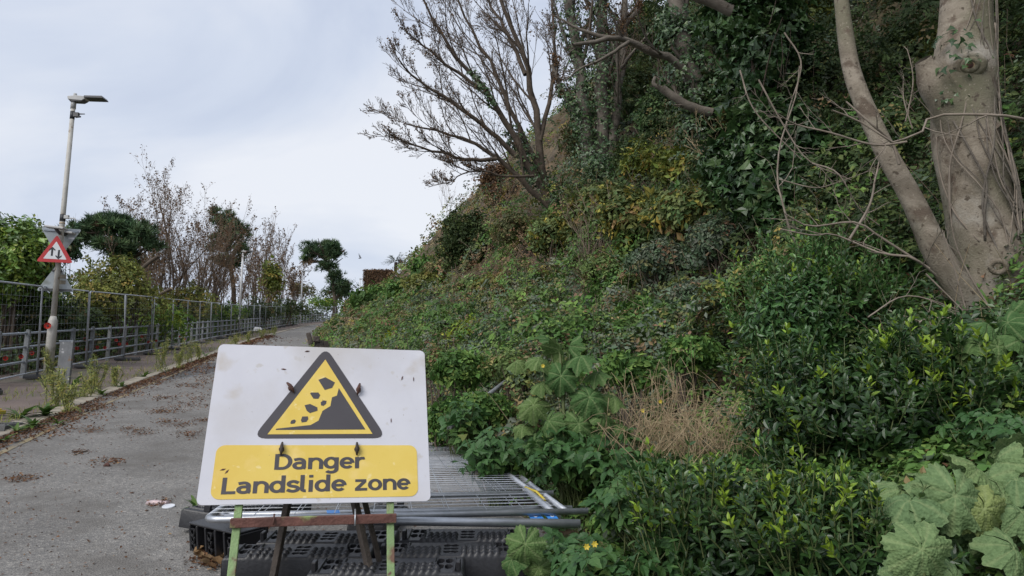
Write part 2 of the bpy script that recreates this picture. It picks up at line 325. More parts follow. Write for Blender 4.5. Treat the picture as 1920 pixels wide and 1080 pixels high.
def resample(P, K):
    P = np.asarray(P, float); d = np.r_[0, np.cumsum(np.linalg.norm(np.diff(P, axis=0), axis=1))]; t = np.linspace(0, d[-1], K)
    return np.stack([np.interp(t, d, P[:, i]) for i in range(3)], 1)
def bez(P, K):
    """smooth polyline through points (Catmull-Rom)"""
    P = np.asarray(P, float); Q = np.vstack([2 * P[0] - P[1], P, 2 * P[-1] - P[-2]]); o = []
    for i in range(len(P) - 1):
        for t in np.linspace(0, 1, 8, endpoint=False):
            a, b, c, d = Q[i:i + 4]; o.append(.5 * (2 * b + (c - a) * t + (2 * a - 5 * b + 4 * c - d) * t * t + (3 * b - a - 3 * c + d) * t ** 3))
    o.append(P[-1]); return resample(o, K)
def shoots(P, R, n, t0=.2, t1=.98, ang=(.5, .9), lf=.5, up=.15, wob=.12, rf=.6, K=5, curl=.06, taper=.3, rmin=.003, bias=None):
    B, KP, _ = P.shape; Ls = np.linalg.norm(np.diff(P, axis=1), axis=2).sum(1); i = np.repeat(np.arange(B), n); m = len(i)
    t = np.tile((np.arange(n) + .5) / n, B) + rng.uniform(-.5, .5, m) / n; t = t0 + (t1 - t0) * np.clip(t, 0, 1)
    x = t * (KP - 1); k = np.clip(x.astype(int), 0, KP - 2); fr = (x - k)[:, None]
    pos = P[i, k] * (1 - fr) + P[i, k + 1] * fr; T = nrm(P[i, k + 1] - P[i, k]); r = R[i, k] * (1 - fr[:, 0]) + R[i, k + 1] * fr[:, 0]
    pr = rng.normal(size=(m, 3)); pr = nrm(pr - (pr * T).sum(1, keepdims=True) * T); a = rng.uniform(*ang, m)[:, None]
    d = nrm(np.cos(a) * T + np.sin(a) * pr + np.array([0, 0, up]) + (0 if bias is None else np.asarray(bias)))
    ln = lf * Ls[i] * (1.15 - .65 * t) * rng.uniform(.65, 1.25, m); Q = np.zeros((m, K, 3)); Q[:, 0] = pos
    for j in range(1, K):
        d = nrm(d + rng.normal(0, wob, (m, 3)) + np.array([0, 0, curl])); Q[:, j] = Q[:, j - 1] + d * (ln / (K - 1))[:, None]
    r0 = np.maximum(np.minimum(r * rf, r * .95), rmin); RR = r0[:, None] * np.linspace(1, taper, K)[None]
    return Q, np.maximum(RR, rmin * .7)
TEMPL = {
    'rhomb': (np.array([(0, 0, 0), (.45, .27, .07), (1, 0, -.06), (.45, -.27, .07)]), np.array([(0, 2, 1), (0, 3, 2)])),
    'oval': (np.array([(0, 0, 0), (.3, -.21, .05), (.7, -.19, .03), (1, 0, -.08), (.7, .19, .03), (.3, .21, .05)]), np.array([(0, 1, 2, 3), (0, 3, 4, 5)])),
    'ivy': (np.array([(0, 0, 0), (.08, -.5, -.05), (.45, -.2, .02), (1, 0, -.08), (.45, .2, .02), (.08, .5, -.05)]), np.array([(0, 1, 2, 3), (0, 3, 4, 5)])),
    'needle': (np.array([(0, -.015, 0), (.6, -.035, .02), (1, 0, 0), (.6, .035, .02)]), np.array([(0, 1, 2, 3)])),
    'blade': (np.array([(0, -.04, 0), (.5, -.05, .06), (1, 0, 0), (.5, .05, .06), (0, .04, 0)]), np.array([(0, 1, 2, 3, 4)])),
}
def leaves(name, P, Nn, size, col, mat, parent=None, shape='rhomb', D=None, kind='stuff', flip=0):
    t, f = TEMPL[shape]; n = len(P); Nn = nrm(Nn)
    if D is None: D = rng.normal(size=(n, 3)); D[:, 2] -= .35
    X = nrm(D - (D * Nn).sum(1, keepdims=True) * Nn); Y = np.cross(Nn, X); sz = (np.ones(n) * size)[:, None, None]
    V = P[:, None] + sz * (t[None, :, 0:1] * X[:, None] + t[None, :, 1:2] * Y[:, None] + t[None, :, 2:3] * Nn[:, None])
    k = len(t); Fs = (f[None] + (np.arange(n) * k)[:, None, None]).reshape(-1, f.shape[1])
    o = mesh_np(name, V.reshape(-1, 3), Fs, mat, parent, np.repeat(col, k, 0), smooth=False)
    if kind: o['kind'] = kind
    return o
PAL = {
    'ivy': [((.018, .042, .015), 3), ((.028, .06, .02), 3), ((.045, .085, .03), 2), ((.07, .11, .045), .6)],
    'bramble': [((.06, .085, .05), 3), ((.085, .105, .065), 2), ((.045, .075, .035), 3), ((.11, .075, .04), .5), ((.1, .11, .04), .6)],
    'green': [((.05, .125, .028), 3), ((.075, .16, .035), 2), ((.035, .09, .022), 3), ((.1, .17, .04), .6)],
    'weed': [((.06, .105, .03), 3), ((.085, .135, .04), 2), ((.045, .08, .028), 2), ((.13, .12, .05), .7), ((.12, .08, .045), .5)],
    'yellow': [((.085, .1, .035), 4), ((.1, .11, .034), 3), ((.17, .145, .03), 1.6), ((.23, .17, .035), .8), ((.16, .1, .04), .9), ((.055, .08, .026), 3)],
    'yellowgreen': [((.1, .145, .03), 3), ((.14, .17, .035), 2), ((.065, .1, .025), 3), ((.2, .17, .04), .5)],
    'laurel': [((.06, .115, .022), 3), ((.09, .15, .028), 2), ((.035, .075, .018), 3), ((.13, .17, .035), .7)],
    'olive': [((.1, .12, .032), 3), ((.13, .14, .04), 2), ((.065, .085, .026), 3), ((.16, .13, .04), .7)],
    'brown': [((.12, .072, .04), 3), ((.17, .1, .052), 2), ((.08, .05, .03), 2)],
    'pine': [((.04, .075, .035), 3), ((.06, .1, .045), 3), ((.085, .125, .055), 1.5), ((.09, .06, .035), .15)],
    'dark': [((.022, .04, .017), 3), ((.035, .058, .022), 3), ((.055, .08, .028), 1.2), ((.09, .08, .035), .3)],
    'scrub': [((.065, .075, .032), 3), ((.1, .085, .045), 2), ((.04, .055, .022), 3), ((.14, .1, .055), 1), ((.085, .1, .035), 2)],
    'straw': [((.24, .17, .09), 2), ((.34, .25, .14), 2), ((.17, .12, .07), 1)],
    'litter': [((.12, .062, .035), 3), ((.17, .095, .055), 2), ((.085, .045, .028), 2), ((.25, .16, .09), .6)],
    'spurge': [((.3, .34, .04), 2), ((.4, .42, .06), 1), ((.18, .26, .04), 2)],
}
PG = {'ivy': (1.6, 1.55, 1.4), 'dark': (1.75, 1.6, 1.4), 'spurge': (1.2, 1.2, 1.2), 'laurel': (2.1, 1.9, 1.5), 'olive': (1.9, 1.75, 1.5), 'bramble': (2.05, 1.9, 2.15), 'weed': (2.1, 1.8, 1.85), 'green': (1.95, 1.55, 1.6), 'scrub': (2.2, 2.0, 1.95), 'yellow': (1.6, 1.72, 1.75)}
SZ = {'green': 1.25, 'bramble': 1.0, 'scrub': .8, 'weed': .95, 'olive': .85, 'ivy': 1.1, 'dark': .9, 'yellow': 1.4, 'yellowgreen': 1.3}
def sprays(P, Q, sz, m=7, droop=.25):
    n = len(P); D = nrm(rng.normal(size=(n, 3)) + Q * .25 + np.array((0, 0, -droop))); D = nrm(D - .75 * (D * Q).sum(1, keepdims=True) * Q); side = np.cross(Q, D)
    j = np.tile(np.arange(m), n); i = np.repeat(np.arange(n), m); sg = np.where(j % 2, 1., -1.)[:, None]; t = (j / m - .35)[:, None]
    P2 = P[i] + D[i] * t * (sz[i] * m * .42)[:, None] - np.array((0, 0, 1)) * (t ** 2 * sz[i][:, None] * 1.1) + rng.normal(0, .12, (n * m, 3)) * sz[i][:, None]
    return P2, nrm(Q[i] + rng.normal(0, .3, (n * m, 3))), D[i] * .6 + side[i] * sg * .8 + rng.normal(0, .2, (n * m, 3)), i
def palette(p, n, jit=.16):
    c = np.array([a for a, _ in PAL[p]]); q = np.array([b for _, b in PAL[p]], float); c = c * (1.15 if p in ('pine', 'litter', 'brown', 'straw') else np.array(PG.get(p, (1.9, 1.6, 1.6)))); i = rng.choice(len(c), n, p=q / q.sum())
    return c[i] * rng.uniform(1 - jit, 1 + jit, (n, 1)) * rng.uniform(.94, 1.06, (n, 3))
def lumpy(c, rad, n, lumps=14, lr=.45, up=.35, hemi=True):
    """points and outward normals on a heap of small clumps inside an ellipsoid"""
    c = np.asarray(c, float); rad = np.asarray(rad, float)
    d = nrm(rng.normal(size=(lumps, 3)));
    if hemi: d[:, 2] = np.abs(d[:, 2]) * 1.1 - .25
    lc = d * (rng.uniform(.25, 1, (lumps, 1)) ** .6) * (1 - lr * .75); ls = lr * rng.uniform(.6, 1.25, lumps)
    i = rng.choice(lumps, n, p=ls ** 2 / (ls ** 2).sum()); q = nrm(rng.normal(size=(n, 3)) + np.array([0, 0, .25]))
    rr = 1 - np.abs(rng.normal(0, .2, n)); P = lc[i] + q * (ls[i] * rr)[:, None]
    return c + P * rad, nrm(q + .5 * nrm(P) + rng.normal(0, .45, (n, 3)) + np.array([0, 0, up]))
def bush(name, c, rad, n, size, pal, label, cat='shrub', group=None, mat='leaf', lumps=16, lr=.42, shape='rhomb', stems=7, twigm='twig', sprigs=0, up=.35, hemi=True):
    c = np.asarray(c, float); gz = float(ground(c[0], c[1])); base = np.array((c[0], c[1], min(gz, c[2])))
    o = empty(name, base, label, cat, group)
    P, Q = lumpy(c, rad, n, lumps, lr, up, hemi)
    if sprigs:   # loose shoots standing out of the outline
        a, b = lumpy(c, np.asarray(rad) * .95, sprigs, lumps, lr)
        ln = rng.uniform(.12, .4, sprigs) * rad[2]; k = rng.integers(0, sprigs, n // 6); s = rng.uniform(0, 1, n // 6)
        dirs = nrm(b * .5 + np.array([0, 0, 1.]) + rng.normal(0, .25, b.shape))
        P = np.concatenate([P, a[k] + dirs[k] * (ln[k] * s)[:, None] + rng.normal(0, size * .25, (n // 6, 3))]); Q = np.concatenate([Q, nrm(rng.normal(size=(n // 6, 3)) + np.array([0, 0, .5]))])
    k = rng.permutation(len(P))[:max(20, len(P) // 10)]; P, Q = P[k], Q[k]; m = len(P); sz = 1.22 * size * SZ.get(pal, 1) * np.exp(rng.normal(0, .2, m)); cl = palette(pal, m, .3)
    P, Q, D_, i = sprays(P, Q, sz); m = len(P)
    leaves('foliage', P, Q, sz[i] * rng.uniform(.65, 1.2, m), cl[i] * rng.uniform(.82, 1.2, (m, 1)), M[mat], o, shape, D_)
    if stems:
        st = []
        for k in range(stems):
            a = lumpy(c, np.asarray(rad) * .8, 1, 8, .3)[0][0]; b = base + np.array((rng.uniform(-.3, .3) * rad[0], rng.uniform(-.3, .3) * rad[1], -.05)); md = (a + b) / 2 + rng.normal(0, .12, 3) * rad[0]
            st.append(bez([b, md, a], 6))
        st = np.array(st); r0 = .012 + .02 * rad[2]; RR = np.tile(np.linspace(r0, r0 * .3, 6), (stems, 1))
        c1, r1 = shoots(st, RR, 3, .3, 1, (.4, .9), .45, .2)
        V, Fs = join_tubes([(st, RR, 5), (c1, r1, 3)]); mesh_np('stems', V, Fs, M[twigm], o)['kind'] = 'stuff'
    return o

# ================================================================== SETTING
def grid(name, X, Y, Z, mat, kind='structure'):
    ny, nx = X.shape; V = np.stack([X, Y, Z], -1).reshape(-1, 3); i = np.arange(ny * nx).reshape(ny, nx)
    Fs = np.stack([i[:-1, :-1], i[:-1, 1:], i[1:, 1:], i[1:, :-1]], -1).reshape(-1, 4)
    o = mesh_np(name, V, Fs, mat); o['kind'] = kind; return o
ys = np.r_[-60, -40, -25, -15, np.arange(-8, 3, 1.), np.arange(3, 40, .35), np.arange(40, 140, 1.2), 142, 150, 165, 190, 230, 300, 450, 700, 1200, 2500, 6000]
xs = np.r_[-6000, -2500, -1200, -600, -300, -160, -90, -65, -50, np.arange(-42, -24, 1.), np.arange(-24, 26, .35), np.arange(26, 46, 1.5), 50, 60, 80, 120, 200, 400, 900, 2500, 6000]
X, Y = np.meshgrid(xs, ys); grid('ground', X, Y, ground(X, Y), M['soil'])
def strip(name, fa, fb, zoff, mat, nx=10, yy=None, edge=0):
    yy = np.r_[-30, -15, np.arange(-8, 138, .5)] if yy is None else yy
    t = np.linspace(0, 1, nx); A = fa(yy)[:, None]; B = fb(yy)[:, None]; X = A + (B - A) * t; Y = np.repeat(yy[:, None], nx, 1)
    Z = plane(Y) + zoff; 
    if edge: Z[:, -1] -= edge
    return grid(name, X, Y, Z, mat)
road = strip('road', lambda y: kerbX(y) - .02, lambda y: footX(y) + .55, 0, M['asphalt'])
road['label'] = 'grey tarmac road climbing past the sign'
pavement = strip('pavement', lambda y: fenceX(y) - 1.3, lambda y: kerbX(y) - .29, .035, M['pave'], 6)
pavement['label'] = 'brown tarmac pavement behind the kerb'
# kerb stones, each a child of the pavement
yk = 4.0; ks = []
def arc_points(fx, y0, y1, step):
    yy = np.arange(y0, y1, .02); xx = fx(yy); s = np.r_[0, np.cumsum(np.hypot(np.diff(xx), np.diff(yy)))]; t = np.arange(0, s[-1], step)
    return np.stack([np.interp(t, s, xx), np.interp(t, s, yy)], 1)
kp = arc_points(kerbX, 4, 112, .92)
kme = []
for v in range(3):
    b = MB().box((0, 0, -.02), (.285, .9, .24)); me = b.mesh('kerb_stone', M['kerb'], .018 + .006 * v, 2); kme.append(me)
for i in range(len(kp) - 1):
    a, b = kp[i], kp[i + 1]; m = (a + b) / 2; ang = math.atan2(-(b[0] - a[0]), b[1] - a[1])
    o = bpy.data.objects.new('kerb_stone', kme[i % 3]); COL.objects.link(o); o.parent = pavement
    slope = math.atan2(float(plane(b[1]) - plane(a[1])), float(np.hypot(*(b - a))))
    o.location = (m[0] - .145, m[1], float(plane(m[1])) - .055 + rng.uniform(-.012, .012)); o.rotation_euler = (slope + rng.normal(0, .008), rng.normal(0, .02), ang + rng.normal(0, .008))
# yellow-brown worn edge line on the road beside the kerb
strip('road_edge_line', lambda y: kerbX(y) + .3, lambda y: kerbX(y) + .38, .005, noisy('worn_edge_line', [(.35, (.17, .155, .13)), (.6, (.3, .24, .13))], 3, .9, bump=.3, bscale=90), 2, np.arange(3, 40, .5))

# ---------------------------------------------------------------- ground cover on the bank (nobody could count it)
def polar(n, th0, th1, d0, d1):
    th = R_(1) * rng.uniform(th0, th1, n); d = np.exp(rng.uniform(math.log(d0), math.log(d1), n)); return np.sin(th) * d, np.cos(th) * d
bare = [(np.array(hit(975, 330)[:2]), 4.5), (np.array(hit(1000, 300)[:2]), 5.0), (np.array(hit(1030, 320)[:2]), 3.0), (np.array(hit(800, 470)[:2]), 3.2), (np.array(hit(840, 455)[:2]), 3), (np.array(hit(700, 605)[:2]), 1.6)]
tan = [(np.array(hit(u, v)[:2]), r) for u, v, r in ((975, 330, 5), (1005, 300, 6), (1040, 315, 4), (800, 465, 5), (835, 450, 4), (760, 490, 4), (780, 480, 5), (1000, 535, 1.6), (700, 605, 2.5), (960, 545, 2.0), (740, 520, 3), (905, 520, 2))]
def cover(name, n, th, d, size, pals, label, hmax=.5, nmin=.12, gate=None, mat='leaf', shape='rhomb', k=.0042, thin=True, cat=None, up=.8):
    n //= 7; x, y = polar(n, *th, *d); nn = bank_n(x, y); g = (nn > nmin + rng.normal(0, .12, n)) & (nn < 24)
    if gate is not None: g &= gate(x, y, nn)
    if thin:
        for c, r in bare: g &= (np.hypot(x - c[0], y - c[1]) > r * rng.uniform(.5, 1.1, n)) | (rng.random(n) < .12)
    x, y, nn = x[g], y[g], nn[g]; n = len(x); dd = np.hypot(x, y)
    def canopy(x, y):
        nn = bank_n(x, y); f1 = np.clip(fbm(x * .8 + 5, y * .8, 3) * 2.2 - .6, 0, 1); f2 = vnoise(x * 2.3 + 31, y * 2.3 + 7); f3 = vnoise(x * 5.1, y * 5.1 + 70)
        return (.05 + hmax * (.7 * f1 + .5 * f2 ** 1.7 + .2 * f3 ** 1.5)) * np.clip(nn * 1.1 + .12, .15, 1)
    e = .12; top = lambda x, y: ground(x, y) + canopy(x, y)
    gx = (top(x + e, y) - top(x - e, y)) / (2 * e); gy = (top(x, y + e) - top(x, y - e)) / (2 * e)
    Nn = nrm(np.stack([-gx, -gy, np.ones(n)], 1)); deep = rng.random(n) < .28
    off = canopy(x, y) * np.where(deep, rng.uniform(0, .9, n), 1) + rng.normal(0, .025, n)
    P = np.stack([x, y, ground(x, y) + off], 1)
    sel = fbm(x * .45 + 40, y * .45 + 11, 3) + rng.normal(0, .06, n); q = np.clip(((sel - .3) / .4 * len(pals)).astype(int), 0, len(pals) - 1)
    col = np.zeros((n, 3)); sf = np.ones(n)
    for i, p in enumerate(pals):
        m = q == i; col[m] = palette(p, int(m.sum()), .28); sf[m] = SZ.get(p, 1)
    if name in ('bank_undergrowth', 'upper_undergrowth'):   # shade under the big trees, put into the leaf colours
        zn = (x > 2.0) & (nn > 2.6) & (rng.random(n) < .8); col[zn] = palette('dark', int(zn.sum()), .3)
    near = np.zeros(n, bool)
    for c_, r_ in tan: near |= np.hypot(x - c_[0], y - c_[1]) < r_ * rng.uniform(.4, 1.1, n)
    near &= rng.random(n) < .7; col[near] = np.where(rng.random((int(near.sum()), 1)) < .5, palette('straw', int(near.sum()), .3) * .8, palette('brown', int(near.sum()), .3) * 1.5); sf[near] = .8
    sz = np.maximum(size, k * dd) * sf * np.exp(rng.normal(0, .22, n))
    Nn = nrm(Nn * up * 1.2 + rng.normal(0, .35, (n, 3)) + np.array([0, -.15, .3]))
    P2, N2, D2, i = sprays(P, Nn, sz); m = len(P2)
    o = leaves(name, P2, N2, sz[i] * rng.uniform(.65, 1.2, m), col[i] * rng.uniform(.82, 1.2, (m, 1)), M[mat], None, shape, D2)
    return tag(o, label, cat, None, 'stuff')
cover('low_weeds', 160000, (-14, 64), (2.0, 9), .048, ['green', 'weed', 'green', 'bramble', 'green'], 'low green weeds carpeting the foot of the bank', .3, cat='weeds')
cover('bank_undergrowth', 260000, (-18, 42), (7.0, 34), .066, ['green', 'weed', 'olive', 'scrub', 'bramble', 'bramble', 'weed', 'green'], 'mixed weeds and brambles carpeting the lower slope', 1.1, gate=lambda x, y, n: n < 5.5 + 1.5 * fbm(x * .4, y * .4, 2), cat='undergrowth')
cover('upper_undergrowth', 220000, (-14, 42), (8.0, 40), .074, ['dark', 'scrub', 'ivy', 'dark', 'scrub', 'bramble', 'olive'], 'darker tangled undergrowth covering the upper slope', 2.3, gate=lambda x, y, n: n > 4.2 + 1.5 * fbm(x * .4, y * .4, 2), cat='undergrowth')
cover('far_undergrowth', 80000, (-21, 30), (32, 125), .1, ['weed', 'scrub', 'green', 'olive', 'scrub'], 'distant rough growth covering the far slope', .9, cat='undergrowth', k=.0036)
cover('ground_ivy', 70000, (8, 42), (3, 22), .05, ['ivy', 'dark', 'ivy'], 'dark ivy creeping over the upper slope', .5, gate=lambda x, y, n: (n > 2.2) & (fbm(x * .3 + 9, y * .3, 3) > .42), mat='gloss', cat='ivy', k=.0052)
# dead stalks and wiry stems standing through the cover
def stalks(name, n, th, d, hgt, mat, label, rad=.003, lean=.35):
    x, y = polar(n, *th, *d); g = bank_n(x, y) > .4; x, y = x[g], y[g]; n = len(x); K = 4
    P = np.zeros((n, K, 3)); P[:, 0] = np.stack([x, y, ground(x, y)], 1); dr = nrm(rng.normal(0, lean, (n, 3)) + np.array([0, 0, 1])); h = rng.uniform(*hgt, n)
    for j in range(1, K): dr = nrm(dr + rng.normal(0, .18, (n, 3))); P[:, j] = P[:, j - 1] + dr * (h / (K - 1))[:, None]
    rr = np.maximum(rad, .0005 * np.hypot(x, y))[:, None] * np.linspace(1, .5, K)
    V, Fs = tubes(P, rr, 3); return tag(mesh_np(name, V, Fs, M[mat]), label, 'stalks', None, 'stuff')
stalks('dry_stalks', 1300, (-14, 38), (7.5, 30), (.4, 1.2), 'twig_red', 'thin dry brown stalks standing among the weeds')
stalks('pale_stalks', 500, (-10, 38), (5.5, 25), (.3, .9), 'straw', 'thin pale straw stalks standing among the weeds', .002, .6)

# ground cover left of the railing, on the slope towards the sea
def left_cover():
    n = 75000; x, y = polar(n, -50, -14, 13, 130); dl = fenceX(y) - .9 - x; g = (dl > 0) & (dl < 25); x, y, dl = x[g], y[g], dl[g]; n = len(x)
    P = np.stack([x, y, ground(x, y) + rng.uniform(0, 2.2, n) * np.clip(dl, .3, 1)], 1); sz = np.maximum(.07, .006 * np.hypot(x, y)) * rng.uniform(.6, 1.3, n)
    tag(leaves('slope_undergrowth', P, rng.normal(0, .5, (n, 3)) + np.array([.2, -.3, .8]), sz, palette('dark', n), M['leaf']), 'dark undergrowth below the railing on the seaward slope', 'undergrowth', None, 'stuff')
left_cover()

# ================================================================== DANGER SIGN
BW, BH = 1.05, .838
BT = Matrix.Translation((-.8987, 3.5569, .9927)) @ Matrix.Rotation(.2636, 4, 'Z') @ Matrix.Rotation(-.4719, 4, 'X') @ Matrix.Rotation(.0163, 4, 'Y')
sign = empty('warning_sign', (-.8987, 3.5569, float(plane(3.56))), 'white and yellow danger landslide zone sign on a rusty A-frame stand', 'sign')
def rrect(x0, z0, x1, z1, r, n=6):
    o = []
    for cx, cz, a in ((x1 - r, z1 - r, 0), (x0 + r, z1 - r, 90), (x0 + r, z0 + r, 180), (x1 - r, z0 + r, 270)):
        for k in range(n + 1): t = R_(a + 90 * k / n); o.append((cx + r * math.cos(t), cz + r * math.sin(t)))
    return o
def rpoly(P, r, n=5):
    o = []; m = len(P)
    for i in range(m):
        p, a, b = (Vector(P[i]), Vector(P[i - 1]), Vector(P[(i + 1) % m])); d1 = (a - p).normalized(); d2 = (b - p).normalized()
        h = math.acos(max(-1, min(1, d1.dot(d2)))) / 2; q = r / math.tan(h); A = p + d1 * q; B = p + d2 * q
        for k in range(n + 1): t = k / n; o.append(tuple((1 - t) ** 2 * A + 2 * t * (1 - t) * p + t * t * B))
    return o
def sheet(name, poly, y, mat, parent=sign, th=.0008, T=BT):
    return MB().prism(poly, T, y - th, y).build(name, mat, parent)
board = sheet('board', rrect(-BW / 2, 0, BW / 2, BH, .028), .0, M['board'], th=.004)
board['label'] = 'white board with black triangle and yellow panel'
sheet('yellow_panel', rrect(-.47, .024, .466, .286, .04), -.0052, M['yellow'], board)
tri = sheet('warning_triangle', rpoly([(-.318, .32), (.318, .324), (.004, .839)], .037), -.0052, M['charcoal'], board)
sheet('triangle_field', [(-.249, .341), (.248, .346), (.004, .763)], -.0064, M['yellow'], board)
sheet('cliff_symbol', [(-.213, .364), (.213, .369), (.077, .597), (.069, .554), (.045, .544), (.039, .495), (.002, .468), (-.015, .415), (-.051, .391), (-.211, .370)], -.0076, M['charcoal'], board)
for r in ([(-.026, .642), (.008, .658), (.057, .629), (.044, .598), (.008, .585)], [(-.063, .564), (-.058, .569), (-.023, .57), (-.013, .555), (-.021, .535), (-.045, .535)], [(-.009, .515), (.004, .526), (.019, .524), (.018, .508), (.005, .495), (-.007, .499)], [(-.086, .498), (-.06, .505), (-.024, .487), (-.022, .469), (-.058, .455), (-.074, .468)], [(-.099, .417), (-.093, .436), (-.067, .437), (-.064, .422), (-.072, .408), (-.094, .404)], [(-.148, .4), (-.144, .414), (-.13, .42), (-.122, .413), (-.127, .399), (-.143, .396)]):
    sheet('rock_symbol', r[::-1], -.0076, M['charcoal'], board)
# lettering built from strokes, after the heavy rounded road-sign alphabet
def arc(cx, cz, rx, rz, a0, a1, n=14): return [(cx + rx * math.cos(R_(a0 + (a1 - a0) * k / n)), cz + rz * math.sin(R_(a0 + (a1 - a0) * k / n))) for k in range(n + 1)]
G = {   # strokes in units of x-height = 1 (cap height 1.36); (width, strokes)
    'D': (.98, [[(.12, 0.0), (.12, 1.36)], [(.12, 1.25), (.42, 1.25)] + arc(.42, .68, .43, .57, 90, -90) + [(.12, .11)]]),
    'L': (.78, [[(.12, 0), (.12, 1.36)], [(.0, .11), (.74, .11)]]),
    'a': (.86, [[(.08, .83)] + arc(.36, .62, .27, .27, 110, 0) + [(.63, .2)] + arc(.76, .2, .13, .1, 180, 260, 5), [(.63, .56), (.38, .56)] + arc(.36, .33, .25, .23, 90, 270) + [(.42, .1)] + arc(.42, .33, .21, .23, -90, 0, 6)]),
    'n': (.86, [[(.12, 0), (.12, 1.0)], arc(.43, .57, .3, .33, 170, 0) + [(.73, 0)]]),
    'g': (.9, [arc(.42, .53, .31, .41, 0, 360, 24), [(.74, 1.0), (.74, -.02)] + arc(.44, -.03, .3, .27, 0, -145)]),
    'e': (.88, [[(.14, .5), (.7, .5)], arc(.43, .5, .31, .4, -2, 318, 24)]),
    'r': (.56, [[(.12, 0), (.12, 1.0)], arc(.42, .55, .3, .34, 180, 78, 9) + [(.56, .9)]]),
    'd': (.92, [arc(.42, .5, .31, .4, 0, 360, 24), [(.74, 0), (.74, 1.44)]]),
    's': (.74, [[(.66, .78)] + arc(.37, .71, .25, .2, 40, 250, 12) + arc(.37, .29, .27, .2, 70, -140, 12) + [(.04, .22)]]),
    'l': (.46, [[(.12, 1.44), (.12, .28)] + arc(.3, .28, .18, .18, 180, 280, 7)]),
    'i': (.34, [[(.13, 0), (.13, 1.0)], [(.13, 1.21), (.13, 1.43)]]),
    'z': (.8, [[(.03, .89), (.7, .89)], [(.62, .83), (.13, .17)], [(.02, .11), (.76, .11)]]),
    'o': (.92, [arc(.44, .5, .32, .4, 0, 360, 24)]), ' ': (.52, [])}
def stroke_polys(pts, wd):
    pts = [p for i, p in enumerate(pts) if i == 0 or math.hypot(p[0] - pts[i - 1][0], p[1] - pts[i - 1][1]) > 1e-4]
    closed = math.hypot(pts[0][0] - pts[-1][0], pts[0][1] - pts[-1][1]) < 1e-6; q = [Vector(p) for p in pts]; Lf, Rt = [], []
    for i, p in enumerate(q):
        a = q[i - 1] if i else (q[-2] if closed else None); b = q[i + 1] if i < len(q) - 1 else (q[1] if closed else None)
        d1 = (p - a).normalized() if a is not None else None; d2 = (b - p).normalized() if b is not None else None
        d = (d1 + d2).normalized() if d1 is not None and d2 is not None else (d1 or d2)
        n = Vector((-d.y, d.x)); k = wd / 2 / max(.5, n.dot(Vector((-(d2 or d1).y, (d2 or d1).x)))); Lf.append(p + n * k); Rt.append(p - n * k)
    return [[Lf[i], Rt[i], Rt[i + 1], Lf[i + 1]] for i in range(len(q) - 1)]
def lettering(text, x0, x1, z0, z1, xh, y):
    tot = sum(G[c][0] for c in text) - .1; sx = (x1 - x0) / tot; b = MB(); x = x0; k = 0
    for ch in text:
        wd, st = G[ch]
        for s in st:
            dz = .0001 * (k % 4); k += 1
            for q in stroke_polys(s, .235):
                zz = [z0 + (z1 - z0) * ((x + p[0] * sx - x0) / (x1 - x0)) for p in q]
                P = [BT @ Vector((x + p[0] * sx, y - .0004 - dz, zz[j] + p[1] * xh)) for j, p in enumerate(q)]
                b.add(P, [(0, 1, 2, 3)])
        x += wd * sx
    return b.build('lettering', M['charcoal'], board)
lettering('Danger', -.205, .203, .162, .167, .0575, -.0068)['label'] = 'charcoal lettering reading Danger'
lettering('Landslide', -.426, .122, .0475, .0555, .0575, -.0068)['label'] = 'charcoal lettering reading Landslide'
lettering('zone', .166, .424, .0555, .0585, .0555, -.0068)['label'] = 'charcoal lettering reading zone'
BL = lambda x, y, z: BT @ Vector((x, y, z))
# rusty fixing clips through the board
for x, z, a, h in ((-.158, .59, 125, 1), (.176, .588, 80, 1), (-.178, .262, 88, 0), (.173, .262, 90, 0)):
    d = Vector((math.cos(R_(a)), 0, math.sin(R_(a)))); b = MB()
    b.tube([BL(x, -.003, z), BL(x, -.02, z)], .013, 7)
    b.tube([BT @ (Vector((x, -.014, z)) + d * .034), BT @ (Vector((x, -.03, z)) + d * .006), BT @ (Vector((x, -.026, z)) - d * .012), BT @ (Vector((x, -.012, z)) - d * .03)], [.005, .009, .009, .004], 6)
    b.build('fixing_clip', M['rust'] if h else M['leg_dark'], sign)
# peeled scraps of the face
for x, z, a in ((-.2, .70, 0), (.40, .665, 1.2), (.46, .66, 1.5), (-.43, .165, .3), (-.412, .155, .9), (.34, .42, 1.5), (-.09, .81, .2), (.0, .52, 1.5)):
    d = (math.cos(a) * .014, math.sin(a) * .014); p = [(x - d[0], z - d[1]), (x + .003, z - .004), (x + d[0], z + d[1]), (x - .002, z + .004)]
    MB().prism(p, BT, -.0072, -.0066).build('scuff', M['rust'], board)
